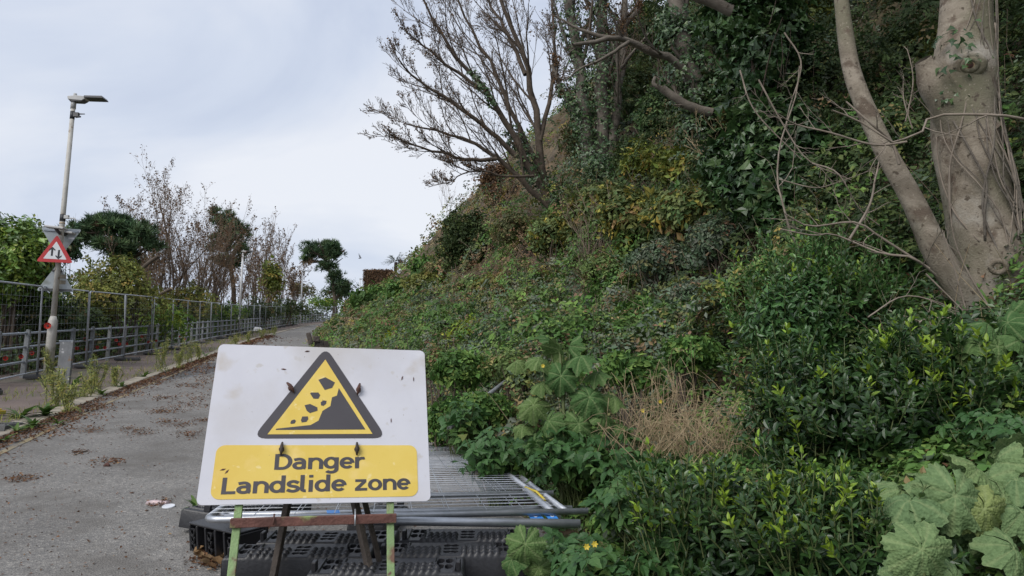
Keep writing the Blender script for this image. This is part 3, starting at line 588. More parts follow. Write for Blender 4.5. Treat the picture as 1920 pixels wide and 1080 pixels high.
# frame: legs, crossbars, back struts
FL = .7
def bar(name, a, b, wx, wy, mat, T=BT):
    a, b = Vector(a), Vector(b); d = (b - a); rot = d.to_track_quat('Z', 'X').to_matrix(); m = MB(); m.box((a + b) / 2, (wx, wy, d.length), rot); return m.build(name, mat, sign, bevel=.003)
gz = float(plane(3.3)) 
def down(x, y0=.022):   # a point on the ground along the board's own slope
    p = BL(x, y0, 0); dv = (BL(x, y0, -1) - p); t = (p.z - float(plane(p.y - .3))) / -dv.z; return p + dv * (t - .005)
for x in (-.345, .335): bar('leg', BL(x, .022, BH - .05), down(x), .026, .034, M['leg_green'])
bar('crossbar', BL(-.372, -.002, -.083), BL(.36, -.002, -.078), .04, .03, M['rust_red'])
bar('top_bar', BL(-.345, .022, BH - .03), BL(.335, .022, BH - .03), .034, .026, M['rust'])
for x, s in ((-.187, .028), (.17, .042)):
    b = MB(); b.tube([BL(x, -.019, -.08 - s * .8), BL(x, -.03, -.08), BL(x, -.019, -.08 + s)], .004, 6); b.build('stud', M['galv' if s > .03 else 'rust'], sign)
# back struts run from the top of the frame to the ground behind, crossing inwards
for (x0, x1, n) in ((-.04, -.36, 0), (.0, .33, 0), (.045, .37, 1)):
    top = BL(x0, .05, BH - .04); q = BL(x1, 0, 0); foot = Vector((q.x + .02, q.y - .12 + .12 * n, 0)); 
    foot.z = float(plane(foot.y)) + .005; 
    if n == 0 and x0 < 0: foot = Vector((at(498, 1085, 3.62)[0], 3.62, float(plane(3.62)) + .005)); top = Vector(at(598, 640, 4.07))
    else: foot = Vector((at(722 + 22 * n, 1085, 3.55 + .12 * n)[0], 3.55 + .12 * n, float(plane(3.6)) + .005)); top = Vector(at(600 + 10 * n, 640, 4.05))
    bar('back_strut', top, foot, .012 if n else .034, .03, M['leg_dark'])
bk = Vector(at(588, 639, 4.0))
b = MB(); b.box(bk + Vector((.01, .02, .01)), (.034, .05, .03), Matrix.Rotation(.26, 3, 'Z')); b.box(bk + Vector((-.03, .03, .015)), (.024, .012, .065), Matrix.Rotation(-.3, 3, 'Y')); b.build('top_bracket', M['leg_dark'], sign, bevel=.003)

# ================================================================== PLASTIC FENCE FEET (black blocks)
def foot_block_parts():
    LX, LY, H = .72, .23, .128; nx, ny = 133, 43
    xs_ = np.linspace(-LX / 2, LX / 2, nx); ys_ = np.linspace(-LY / 2, LY / 2, ny); X, Y = np.meshgrid(xs_, ys_); Z = np.full(X.shape, H)
    for sx in (-1, 1):       # two fields of domed grips
        for i in range(6):
            for j in range(3):
                d = np.hypot(X - (sx * .15 + (i - 2.5) * .033), Y - (-.094 + j * .045)); Z = np.maximum(Z, H + .019 * np.sqrt(np.clip(1 - (d / .0165) ** 2, 0, 1)) - (.0 if j else .003))
    for x in (-.285, -.245, .245, .285, -.02, .02):      # oval sockets
        for y in ((-.02, .06) if abs(x) > .1 else (-.05, .0, .05)): Z = np.where(((X - x) / .016) ** 2 + ((Y - y) / (.03 if abs(x) > .1 else .016)) ** 2 < 1, H - .05, Z)
    for x in (-.315, .315, -.255 + .04, .255 - .04): Z = np.where((np.abs(X - x) < .006) & (np.abs(Y) < .095), H + .008, Z)
    ex = np.minimum(LX / 2 - np.abs(X), LY / 2 - np.abs(Y)); Z = Z - .014 * np.clip(1 - ex / .012, 0, 1) ** 2
    V = np.stack([X, Y, Z], -1).reshape(-1, 3); i = np.arange(nx * ny).reshape(ny, nx)
    Fs = np.stack([i[:-1, :-1], i[:-1, 1:], i[1:, 1:], i[1:, :-1]], -1).reshape(-1, 4); rim = np.r_[i[0, :], i[1:, -1], i[-1, -2::-1], i[-2:0:-1, 0]]
    Vb = V[rim].copy(); n = len(Vb); Vb[:, 2] = .006; Vb[:, :2] *= 1.012; k = len(V); q = np.arange(n)
    me = bpy.data.meshes.new('moulded_body'); me.from_pydata([tuple(a) for a in np.vstack([V, Vb])], [], [tuple(f) for f in Fs] + [(int(rim[j]), k + j, k + (j + 1) % n, int(rim[(j + 1) % n])) for j in range(n)])
    me.materials.append(M['plastic']); me.polygons.foreach_set('use_smooth', [True] * len(me.polygons)); me.update()
    me.set_sharp_from_angle(angle=R_(50))
    lug = MB().box((0, 0, H + .02), (.022, .05, .045)).mesh('locating_lug', M['plastic'], .004, 1)
    return [('moulded_body', me), ('locating_lug', lug), ('locating_lug', lug)]
FB = foot_block_parts()
def foot_block(loc, rz, label, group=None, mat=None, rx=0, ry=0, parts=None):
    o = empty('ballast_block', loc, label, 'ballast block', group, rz); o.rotation_euler = (rx, ry, rz)
    for k, (n, me) in enumerate(parts or FB):
        c = link(n, me, o, world=False)
        if n == 'locating_lug': c.location = ((-.333, .333)[k % 2], -.06, 0)
    return o
def blk(u, v, y, rz, label, z=None):
    p = at(u, v, y); foot_block((p[0], p[1], p[2] if z is None else z), rz, label, 'black ballast blocks under the panels')
g0 = lambda y: float(plane(y)); slp = R_(6.5)
rows = [  # x, y, level, rz, label
    (-.585, 3.70, 1, .03, 'nearest black plastic ballast block, crossing behind the right sign leg'),
    (-.60, 3.74, 0, .03, 'black plastic ballast block on the ground under the nearest block of the pile'),
    (-1.08, 3.90, 0, .05, 'black plastic ballast block at ground level between the green sign legs'),
    (-1.06, 3.93, 1, .04, 'black plastic ballast block on the pile between the two sign legs'),
    (-.31, 3.955, 1, .05, 'black plastic ballast block on the right of the pile beside the mallow leaf'),
    (-.2, 3.99, 0, .05, 'black plastic ballast block at the bottom right of the pile beside the mallow'),
    (-.98, 4.17, 1, .01, 'black plastic ballast block in the rear row under the galvanised tube, left half'),
    (-.24, 4.2, 1, .02, 'black plastic ballast block in the rear row under the galvanised tube, right half'),
    (-.95, 4.2, 0, .02, 'black plastic ballast block at ground level under the rear row, left half'),
    (-.2, 4.24, 0, .02, 'black plastic ballast block at ground level under the rear row, right half'),
    (-.9, 5.2, 0, 1.5, 'black plastic ballast block under the middle of the stacked panels')]
for x, y, lv, rz, lb in rows: foot_block((x, y, g0(y) + .004 + lv * .135), rz, lb, 'black ballast blocks under the panels', rx=slp)
# two feet lying on their sides, hollow undersides showing
def hollow_parts():
    LX, LY, H = .6, .2, .2; t = .014; fr = MB(); fr.box((0, LY / 2 - .01, H / 2), (LX, .02, H))
    for z in (t / 2, H - t / 2): fr.box((0, -.01, z), (LX - .004, LY - .02, t))
    xs_ = (-.293, -.2, -.09, .03, .14, .293)
    for x in xs_: fr.box((x, -.012, H / 2), (t * 1.2, LY - .026, H - 2 * t))
    for a, b2 in ((-.2, -.2 - .09), (.03, .14), (-.09, -.09)):
        pass
    for x0, x1 in ((-.293, -.2), (.03 - .12 + .0, .03), (.14, .293)):
        cx = (x0 + x1) / 2
        for k, z in enumerate((.055, .1, .145)):
            ring = [(cx + (.022 if k != 1 else .016) * math.cos(q) + (0 if k != 1 else .0), -.1, z + .022 * math.sin(q)) for q in np.linspace(0, 2 * math.pi, 10)]
            fr.tube(ring, .0065, 5, cap=False)
            inn = [(p[0], -.1 + .1, p[2]) for p in ring]
            fr.add(ring[:-1] + inn[:-1], [(i, (i + 1) % 9, (i + 1) % 9 + 9, i + 9) for i in range(9)], True)
    return [('block_shell', fr.mesh('block_shell', M['plastic'], .004, 1))]
HP = hollow_parts()
def at_ground(u, v):
    p = hit(u, v, base=lambda x, y: plane(y)); return p
foot_block((-1.70, 4.67, g0(4.62) + .004), R_(-42), 'upturned black ballast block with hollow cells, left of the green sign leg', 'black ballast blocks under the panels', parts=HP, rx=slp)
p = at_ground(402, 985); foot_block((p[0] + .03, p[1] + .12, p[2] + .004), R_(78), 'black plastic ballast block lying behind the upturned one at the sign corner', 'black ballast blocks under the panels', rx=slp)
p = at_ground(470, 985); foot_block((p[0] + .05, p[1] + .05, p[2] + .004), R_(60), 'black plastic ballast block under the left end of the galvanised tube', 'black ballast blocks under the panels', rx=slp)
# grey one at the picture's left edge with a yellow one behind it
p = at_ground(-6, 815); o = foot_block((p[0] - .1, p[1], p[2] + .004), R_(100), 'dusty grey ballast block at the kerb by the left picture edge', None, rx=slp)
gp = [(n, me.copy()) for n, me in FB]
for c, (n, me) in zip(o.children, gp): me.materials[0] = M['plastic_grey']; c.data = me
p = at_ground(2, 790); b = MB(); b.box((0, 0, .03), (.08, .16, .06)); b.tube([(-.02, -.06, .06), (-.02, .06, .075)], .014, 6)
o = empty('fence_clamp_block', (p[0] - .2, p[1] + .25, p[2] + .09), 'small yellow plastic block on the pavement at the left edge', 'block'); b.build('body', M['yellowband'], o, world=False, bevel=.01)

# ================================================================== STACKED FENCE PANELS
PW, PH = 3.45, 2.0
def panel_meshes():
    r = .018; f = MB(); c = .06
    def loop(): return [(c, 0), (PW - c, 0), (PW, c), (PW, PH - c), (PW - c, PH), (c, PH), (0, PH - c), (0, c), (c, 0)]
    for x in (.0, PW): f.tube([(x, 0, -.02), (x, 0, PH - c), (x + (c * .35 if x == 0 else -c * .35), 0, PH - c * .3), (x + (c if x == 0 else -c), 0, PH)], r, 8)
    t = MB(); t.tube([(c, 0, PH), (PW - c, 0, PH)], r, 8)
    bt = MB(); bt.tube([(.0, 0, .1), (PW, 0, .1)], r, 8)
    wv = np.array([[(x, .02, .1), (x, .02, 1.05), (x, .02, PH)] for x in np.linspace(.1, PW - .1, 30)]); wh = np.array([[(0, .02, z), (PW / 2, .02, z), (PW, .02, z)] for z in np.linspace(.34, PH - .24, 8)])
    V, Fs = join_tubes([(wv, np.full(wv.shape[:2], .0013), 3), (wh, np.full(wh.shape[:2], .0026), 3)])
    me = bpy.data.meshes.new('wire_mesh'); me.from_pydata([tuple(a) for a in V], [], [tuple(a) for a in Fs]); me.materials.append(M['galv'])
    global WF
    WF = join_tubes([(wv[::2], np.full(wv[::2].shape[:2], .0007), 3), (wh, np.full(wh.shape[:2], .0018), 3)])
    return [('upright', None), ('top_tube', t.mesh('top_tube', M['galv'])), ('bottom_tube', bt.mesh('bottom_tube', M['galv'])), ('wire_mesh', me)], [MB().tube([(x, 0, -.02), (x, 0, PH - c), (x + (c * .35 if x == 0 else -c * .35), 0, PH - c * .3), (x + (c if x == 0 else -c), 0, PH)], r, 8).mesh('upright', M['galv']) for x in (0., PW)]
PM, UP = panel_meshes()
def fence_panel(label, group, mat=None):
    o = empty('site_fence', (0, 0, 0), label, 'fence', group)
    for me in UP: link('upright', me, o, world=False)
    for n, me in PM[1:]: link(n, me, o, world=False)
    return o
DULL = {}
def dull(me):
    if me.name not in DULL:
        c = me.copy(); c.materials[0] = M['galv_dull']; DULL[me.name] = c
        if 'wire' in me.name: c = bpy.data.meshes.new('wire_mesh'); c.from_pydata([tuple(a) for a in WF[0]], [], [tuple(a) for a in WF[1]]); c.materials.append(M['rail']); DULL[me.name] = c
    return DULL[me.name]
def fence_panel_dull(label, group):
    o = fence_panel(label, group)
    for c in o.children: c.data = dull(c.data)
    return o
# lying on the feet: panel x axis runs away from us, panel z axis runs to the left
def lay(near_right, head, label, lift):
    o = fence_panel(label, 'panels stacked flat behind the sign'); h = R_(head)
    away = Vector((-math.sin(h), math.cos(h), .1148 - .085)).normalized(); left = Vector((-math.cos(h), -math.sin(h), 0)); up = away.cross(left) * -1
    left = left.normalized(); nz_ = left.cross(away); m = Matrix(((away.x, -nz_.x, left.x), (away.y, -nz_.y, left.y), (away.z, -nz_.z, left.z)))
    q = near_right; o.matrix_basis = Matrix.Translation((q[0], q[1], g0(q[1]) + lift)) @ m.to_4x4(); return o
lay((.40, 4.28), 9, 'top galvanised mesh panel lying flat behind the danger sign', .365)
lay((.24, 4.85), 10, 'middle galvanised mesh panel in the flat stack behind the sign', .33)
lay((.34, 4.62), 8.2, 'lowest galvanised mesh panel in the flat stack behind the sign', .295)
# loose galvanised tube along the near edge of the stack
a, c = at(422, 972, 4.12), at(1088, 982, 4.10); b = MB().tube([a, c], .0235, 12); tag(b.build('scaffold_tube', M['galv']), 'loose galvanised tube lying along the near edge of the panels', 'tube')
a, c = at(320 + 200, 1000, 4.1), at(900, 990, 4.25); 
a, c = at(985, 917, 4.9), at(1046, 969, 4.32); tag(MB().tube([a, c], .021, 10).build('short_tube', M['galv']), 'short galvanised tube end poking out under the vines', 'tube')
a, c = at(985, 914, 4.88), at(1022, 938, 4.62); tag(MB().tube([a, (np.array(a) + c) / 2 + np.array((.01, 0, .012)), c], .008, 6).build('yellow_strap', M['yellowband']), 'yellow strap lying along the short tube end', 'strap')
# blue tags
for k, (us, lab) in enumerate((([(985, 960), (1006, 960), (1020, 973), (995, 973)], 'left blue plastic tag wired to the panel corner'), ([(1013, 957), (1033, 957), (1047, 973), (1028, 973)], 'right blue plastic tag wired to the panel corner'), ([(612, 957), (636, 957), (638, 963), (613, 963)], 'small blue plastic tag seen under the board between the legs'))):
    P4 = [Vector(at(u, v, 4.34 - (v - 957) * .008 - (.05 if k == 2 else 0))) for u, v in us]; n = Vector((0, -.3, 1)) * .003
    o = empty('panel_tag', P4[0], lab, 'tag'); MB().add(P4 + [p + n for p in P4], [(3, 2, 1, 0), (4, 5, 6, 7), (0, 1, 5, 4), (1, 2, 6, 5), (2, 3, 7, 6), (3, 0, 4, 7)]).build('plate', M['blue'], o)
    if k < 2:
        q = [P4[0].lerp(P4[1], .3), P4[0].lerp(P4[1], .75)]; d = (P4[3] - P4[0]); e2 = n * 1.6
        MB().add([q[0] + d * .2 + e2, q[1] + d * .2 + e2, q[1] + d * .34 + e2, q[0] + d * .34 + e2], [(0, 1, 2, 3)]).build('print', M['white'], o)
        cc = P4[0].lerp(P4[1], .55) + d * .68 + e2; MB().tube([cc + (P4[1] - P4[0]) * .16 * math.cos(t) + d * .17 * math.sin(t) for t in np.linspace(0, 6.28, 11)], .0022, 4, False).build('print', M['white'], o)

# ================================================================== STANDING FENCE, RAILING
ORD = ['first', 'second', 'third', 'fourth', 'fifth', 'sixth', 'seventh', 'eighth', 'ninth', 'tenth', 'eleventh', 'twelfth', 'thirteenth', 'fourteenth', 'fifteenth', 'sixteenth', 'seventeenth', 'eighteenth', 'nineteenth', 'twentieth'] + ['twenty-' + a for a in ('first', 'second', 'third', 'fourth', 'fifth', 'sixth', 'seventh', 'eighth', 'ninth')] + ['thirtieth'] + ['thirty-' + a for a in ('first', 'second', 'third', 'fourth', 'fifth', 'sixth')]
fp = arc_points(fenceX, 13.42, 118, 3.5)
for i in range(len(fp) - 1):
    a, b = fp[i], fp[i + 1]; za, zb = float(plane(a[1])) + .12, float(plane(b[1])) + .12
    if i == 0: za += 0
    d = Vector((b[0] - a[0], b[1] - a[1], zb - za)).normalized(); wob = rng.normal(0, .012)
    y = Vector((0, 0, 1)).cross(d).normalized(); z = d.cross(y); z = (z + y * wob).normalized(); y = z.cross(d)
    o = fence_panel_dull('%s standing mesh fence panel counted from the left picture edge' % ORD[i], 'mesh fence panels standing along the pavement')
    o.matrix_basis = Matrix.Translation((a[0], a[1], za + rng.normal(0, .008))) @ Matrix(((d.x, y.x, z.x), (d.y, y.y, z.y), (d.z, y.z, z.z))).to_4x4()
    if i < 22:
        ang = math.atan2(d.y, d.x) + math.pi / 2
        blkc = foot_block((a[0] + .12, a[1], float(plane(a[1])) + .04), ang + rng.normal(0, .06), 'dark ballast block under the %s standing fence panel from the left' % ORD[i], 'ballast blocks under the standing fence', rx=0, ry=0)
        for c in blkc.children: c.scale = (1, 1, .75)
railX = lambda y: fenceX(y) - .5
rail = empty('railing', (float(railX(14)), 14, float(plane(14))), 'low grey three-rail railing with square posts behind the mesh fence', 'railing')
rp = arc_points(railX, 11, 118, 1.62)
postm = MB().box((0, 0, .52), (.1, .12, 1.1), taper=.92); postm.box((0, 0, 1.085), (.07, .09, .03)); postme = postm.mesh('post', M['post_grey'], .008, 1)
for p in rp:
    o = bpy.data.objects.new('post', postme); COL.objects.link(o); o.parent = rail; o.matrix_parent_inverse = rail.matrix_basis.inverted(); o.location = (p[0], p[1], float(plane(p[1])) + .04)
    o.rotation_euler = (rng.normal(0, .015), rng.normal(0, .015), .3 + rng.normal(0, .05))
for h in (.36, .7, 1.02):
    pts = [(q[0], q[1], float(plane(q[1])) + .04 + h) for q in rp]; MB().tube(pts, .028, 7).build('rail', M['rail'], rail)
# knitted poppies tied to the rails
def poppy(c, s, label):
    o = empty('knitted_poppy', c, label, 'poppy', 'red poppies on the railing'); b = MB()
    for k in range(4):
        t = k * math.pi / 2 + rng.uniform(-.2, .2); cx, cz = math.cos(t) * s * .32, math.sin(t) * s * .32; V = [(cx * .0, -.012, cz * .0)]
        for j in range(7): q = t - 1.1 + 2.2 * j / 6; V.append((math.cos(q) * s * .52 * (1 if 0 < j < 6 else .8), -.03 - .01 * (j % 2), math.sin(q) * s * .52 * (1 if 0 < j < 6 else .8)))
        b.add(V, [(0, j, j + 1) for j in range(1, 7)])
    b.build('petals', M['poppy'], o, world=False)
    MB().tube([(0, -.015, 0), (0, -.035, 0)], s * .14, 7).build('centre', M['black'], o, world=False)
    o.rotation_euler[2] = rng.uniform(.2, .8)
pp = [(10, 672), (39, 669), (60, 662), (144, 653), (160, 636), (162, 655), (182, 651), (196, 652), (218, 638), (224, 645), (237, 645), (266, 631), (278, 641), (293, 639), (320, 633), (337, 631), (346, 636)]
for i, (u, v) in enumerate(pp): poppy(on_line(u, v, lambda y: railX(y) + .06), .095, '%s red knitted poppy from the left along the railing' % ORD[i])

# ================================================================== LAMP POSTS AND TRAFFIC SIGNS
def lamp_post(base, H, label, white=False, detail=True):
    fat = 1 if detail else 1.45
    o = empty('street_lamp', base, label, 'street lamp', 'street lamps along the pavement'); m = M['lamp_white' if white else 'lamp']; b = Vector(tuple(map(float, base)))
    MB().tube([b, b + Vector((0, 0, 1.3)), b + Vector((0, 0, 1.42))], [.1, .096, .062 * fat], 12).build('base', m, o)
    MB().tube([b + Vector((0, 0, 1.4)), b + Vector((0, 0, H * .6)), b + Vector((0, 0, H - .12))], [.06 * fat, .055 * fat, .048 * fat], 12).build('column', m, o)
    t = b + Vector((0, 0, H)); hd = MB()
    hd.prism([(-.09, 0), (.24, -.03), (.36, .05), (.36, .075), (.1, .1), (-.11, .085)], Matrix.Translation(t), -.1, .1); h = hd.build('lamp_head', M['head_grey'], o, bevel=.012)
    MB().prism([(.3, .03), (.76, .015), (.72, .075), (.3, .085)], Matrix.Translation(t), -.13, .13).build('led_tray', M['head_dark'], h, bevel=.008)
    MB().prism([(-.06, -.035), (.22, -.05), (.3, -.005), (-.05, -.004)], Matrix.Translation(t), -.085, .085).build('driver_cover', M['head_dark'], h, bevel=.008)
    MB().tube([t + Vector((.02, 0, .09)), t + Vector((.02, 0, .14)), t + Vector((.02, 0, .18))], [.045, .042, .036], 10).build('photocell', M['head_grey'], h)
    MB().tube([t + Vector((0, 0, -.2)), t + Vector((0, 0, .02))], .058, 12).build('spigot', M['head_grey'], o)
    if detail:
        MB().tube([b + Vector((0, 0, H - .46)), b + Vector((0, 0, H - .27))], .052, 12).build('black_band', M['black'], o)
        br = MB(); br.box(t + Vector((.11, -.03, -.36)), (.12, .07, .1)); br.tube([t + Vector((.14, -.03, -.34)), t + Vector((.32, -.05, -.35))], [.018, .01], 6); br.tube([t + Vector((.1, -.03, -.42)), t + Vector((.22, -.04, -.41))], .02, 6); br.build('bracket', M['head_dark'], o)
        MB().tube([b + Vector((0, 0, 3.62)), b + Vector((0, 0, 3.78))], .061, 12).build('black_band', M['black'], o)
        br = MB(); br.box(b + Vector((.1, -.02, 3.72)), (.1, .06, .08)); br.tube([b + Vector((.12, -.03, 3.7)), b + Vector((.3, -.03, 3.68)), b + Vector((.33, -.03, 3.63))], .014, 6); br.build('bracket', M['head_grey'], o)
        for z in (3.46, 3.56): MB().tube([b + Vector((0, 0, z)), b + Vector((0, 0, z + .03))], .062, 12).build('clip', M['wood_cut'], o)
    return o
LY = 16.75; lb = at(90, 700, LY); lx = lb[0]
lamp_base = np.array((lx, LY, float(plane(LY)) + .035))
lamp_post(lamp_base, 6.55, 'tall weathered street lamp carrying triangular road signs')
p = hit(449, 622, base=lambda x, y: plane(y)); lamp_post((float(fenceX(p[1])) + .55, 57.5, float(plane(57.5))), 6.5, 'pale street lamp halfway up the road beside the fence', True, False).location = at(449, 628, 57.5)
for o in [bpy.data.objects[n] for n in ('street_lamp.001',)]:
    d = Vector(at(449, 630, 57)); 
def lamp_at(u, v, y, H, label):
    b = at(u, v, y); return lamp_post(b, H, label, True, False)
bpy.data.batch_remove([c for c in bpy.data.objects['street_lamp.001'].children_recursive] + [bpy.data.objects['street_lamp.001']])
lamp_at(447, 629, 56, 6.4, 'pale street lamp halfway up the road beside the fence')
lamp_at(563, 606, 86, 6.1, 'far pale street lamp near the umbrella-shaped pine')
lamp_at(674, 560, 112, 3.0, 'farthest street lamp head just showing above the hedge')
# signs: plates face down the road towards the camera
def tri_sign(name, c, s, label, inverted=False, back=True, yaw=.42, tilt=0.0):
    T = Matrix.Translation(Vector(tuple(map(float, c)))) @ Matrix.Rotation(yaw, 4, 'Z') @ Matrix.Rotation(tilt, 4, 'Y')
    k = -1 if inverted else 1; h = s * .866; P = [(-s / 2, -h * .42), (s / 2, -h * .42), (0, h * .58)]
    if inverted: P = [(-s / 2, h * .42), (0, -h * .58), (s / 2, h * .42)]
    o = empty(name, c, label, 'traffic sign'); MB().prism(rpoly(P, .035), T, -.004, 0).build('plate', M['sign_back' if back else 'red'], o)
    if back:
        zs = (h * .33,) if inverted else (-h * .36, h * .3)
        for z in zs: wd = s * (.84 if (inverted or z < 0) else .26); MB().prism([(-wd / 2, z - .02), (wd / 2, z - .02), (wd / 2, z + .02), (-wd / 2, z + .02)], T, -.03, -.0045).build('channel', M['head_dark'] if not inverted else M['rail'], o)
        if not inverted:
            for z in (.07, -.06): MB().prism([(.07, z - .045), (.19, z - .045), (.19, z + .045), (.07, z + .045)], T, -.006, -.0044).build('sticker', M['kerb'], o)
        else: MB().prism([(.16, .06), (.28, .06), (.28, .1), (.16, .1)], T, -.006, -.0044).build('sticker', M['white'], o)
    return o, T
sy = LY - .14
ts, T = tri_sign('two_way_traffic_sign', at(104.5, 470, sy), .74, 'red bordered triangular sign with up and down arrows on the lamp post', back=False, yaw=.3)
s_ = .74; h = s_ * .866; q = .095; inn = [(-s_ / 2 + q * 1.42, -h * .42 + q * .78), (s_ / 2 - q * 1.42, -h * .42 + q * .78), (0, h * .58 - q * 1.62)]
MB().prism(rpoly(inn, .012), T, -.0062, -.0045).build('face', M['white'], ts)
def arrow(cx, z0, z1):
    d = 1 if z1 > z0 else -1; w_ = .02; a = .062
    P = [(cx - w_, z0), (cx + w_, z0), (cx + w_, z1 - d * .05), (cx + a, z1 - d * .085), (cx + a, z1 - d * .05), (cx, z1 + d * .01), (cx - a, z1 - d * .05), (cx - a, z1 - d * .085), (cx - w_, z1 - d * .05)]
    return P if d > 0 else P[::-1]
for P in (arrow(-.068, -.125, .075), arrow(.068, .02, -.185)):
    MB().prism(P, T, -.0085, -.0067).build('arrow', M['black'], ts)
tri_sign('give_way_sign', at(113, 452, LY + .12), .84, 'grey back of an upside-down triangular sign behind the red one', inverted=True, yaw=.32)
tri_sign('triangular_sign', at(106, 524, LY + .1), .76, 'grey back of a triangular sign below the red bordered one', yaw=.32)
for k, (u, v, sz, yy, lab) in enumerate(((105, 427, .44, LY - .2, 'flat grey sign light on the lamp post above the red triangle'), (124, 436, .4, LY + .15, 'rear flat grey sign light above the upside-down sign'))):
    c = Vector(at(u, v, yy)); o = empty('sign_light', c, lab, 'sign light'); b = MB(); b.box(c, (sz, .2, .045), Matrix.Rotation(.12, 3, 'Y')); b.build('housing', M['head_grey'], o, bevel=.012)
    b = MB(); b.tube([c + Vector((0, 0, -.03)), Vector((lx, LY, c.z - .12))], .035, 8); b.build('arm', M['head_dark'], o)
# poppy tied to the lamp, and the steel marker stub in front of the fence
poppy(at(90, 611, LY - .12), .14, 'red knitted poppy tied to the lamp post above its base')
a = at(107, 712, 15.6); c = at(132, 712, 15.6); gzz = float(plane(15.6)) + .06
o = empty('marker_post', ((a[0] + c[0]) / 2, 15.6, gzz), 'short flat weathered grey post with scratched paint beside the lamp', 'post')
MB().box(((a[0] + c[0]) / 2, 15.6, gzz + .42), (c[0] - a[0], .07, .9), Matrix.Rotation(.02, 3, 'Y')).build('slab', noisy('scratched_grey', [(.3, (.13, .135, .14)), (.7, (.2, .205, .21))], 6, .7, bump=.2, layers=((9, .62, .66, (.42, .42, .42)), (5, .6, .68, (.2, .13, .08)))), o, bevel=.008)
MB().box(((a[0] + c[0]) / 2, 15.6, gzz + .872), (c[0] - a[0] + .02, .09, .02)).build('cap', M['rail'], o)

# ================================================================== TREES AND SHRUBS BEYOND THE RAILING
def gpt(u, y): r = ray(u, 540); x = r[0] / r[1] * y; return np.array((x, y, float(ground(x, y))))
def bare_tree(name, base, H, spread, nstem, label, n1=6, n2=6, n3=4, pal='brown', leafn=1500, lsize=.12, mat='twig_red', r0=.12, group=None, lean=(0, 0), t0=.0, up=.25, rmin=.006):
    o = empty(name, base, label, 'tree', group); st = []
    for k in range(nstem):
        a = rng.uniform(0, 6.28); s = rng.uniform(.3, 1) * spread; hh = H * rng.uniform(.75, 1); tip = base + np.array((math.cos(a) * s + lean[0], math.sin(a) * s * .7 + lean[1], hh))
        st.append(bez([base + rng.normal(0, .1, 3) * (1, 1, 0), base + (tip - base) * .4 + rng.normal(0, .07 * H, 3) * (1, 1, .2) - np.array((math.cos(a), math.sin(a), 0)) * s * .15, tip], 9))
    nstem = len(st); r0 *= .62; st = np.array(st); R = np.tile(np.linspace(r0, r0 * .15, 9), (nstem, 1)); parts = [(st, R, 7)]
    c1, q1 = shoots(st, R, n1, .25, 1, (.35, .8), .42, up, rmin=rmin * 1.5); c2, q2 = shoots(c1, q1, n2, .15, 1, (.35, .8), .48, up, rmin=rmin); 
    
    for q_ in range(nstem): mesh_np('trunk', *tubes(st[q_:q_ + 1], R[q_:q_ + 1], 7), M['bark'], o)
    V, Fs = join_tubes([(c1, q1, 4)]); mesh_np('branches', V, Fs, M[mat], o)['kind'] = 'stuff'
    tw = [(c2, q2, 3)]; end = c2
    if n3: c3, q3 = shoots(c2, q2, n3, .15, 1, (.3, .8), .5, up * .7, rmin=rmin * .8, K=4); tw.append((c3, q3, 3)); end = c3
    V, Fs = join_tubes(tw); mesh_np('twigs', V, Fs, M[mat], o)['kind'] = 'stuff'
    if leafn:
        i = rng.integers(0, len(end), leafn); k = rng.integers(1, end.shape[1], leafn); P = end[i, k] + rng.normal(0, .05, (leafn, 3))
        leaves('dead_leaves', P, rng.normal(size=(leafn, 3)), lsize * rng.uniform(.6, 1.3, leafn), palette(pal, leafn), M['litter'], o)
    return o
def pine(base, trunk, pads, label, tufts=420, nl=.5, r0=.25):
    o = empty('pine_tree', base, label, 'tree'); T = bez([base] + trunk, 12)[None]; R = np.linspace(r0, r0 * .45, 12)[None]; P, D = [], []; limbs = []
    for c, rad in pads:
        c = np.asarray(c, float); rad = np.asarray(rad, float); j = int(np.argmin(np.linalg.norm(T[0] - (c - np.array((0, 0, rad[2]))), axis=1)[3:])) + 3
        for k in range(4): e = c + rng.normal(0, .4, 3) * rad; limbs.append(bez([T[0, j], (T[0, j] + e) / 2 + np.array((0, 0, -.15)), e], 6))
        n = max(30, int(tufts * rad[0] * rad[1] / sum(b[0] * b[1] for _, b in pads))); a, b = lumpy(c, rad, n, 15, .36, .5, False); P.append(a); D.append(b)
    limbs = np.array(limbs); V, Fs = join_tubes([(T, R, 8), (limbs, np.tile(np.linspace(r0 * .4, r0 * .12, 6), (len(limbs), 1)), 5)]); mesh_np('trunk', V, Fs, M['bark'], o)
    P = np.concatenate(P); D = nrm(np.concatenate(D) + np.array((0, 0, .5))); k = 15; n = len(P)
    PP = np.repeat(P, k, 0) ; DD = nrm(np.repeat(D, k, 0) + rng.normal(0, .45, (n * k, 3))); tint = np.repeat(palette('pine', n) * rng.uniform(.6, 1.7, (n, 1)), k, 0) * rng.uniform(.8, 1.2, (n * k, 1))
    leaves('crown', PP + DD * .03, rng.normal(size=(n * k, 3)), nl * rng.uniform(.7, 1.2, n * k), tint, M['needle'], o, 'blade', DD); return o
def lb_(u, v, y, ru, rv, n, size, pal, label, ry=None, **k):
    c = at(u, v, y); s = y / F; return bush('shrub', c, (ru * s, (ry or ru * s), rv * s), n, size, pal, label, **k)
lb_(25, 515, 19.5, 110, 150, 22000, .12, 'laurel', 'tall glossy green shrub at the left edge behind the mesh fence', mat='gloss', lumps=26, lr=.34, sprigs=50, stems=12)
lb_(-50, 540, 22, 100, 190, 9000, .13, 'laurel', 'tallest glossy shrub cut by the left picture edge', mat='gloss', lumps=24, lr=.34, sprigs=30)
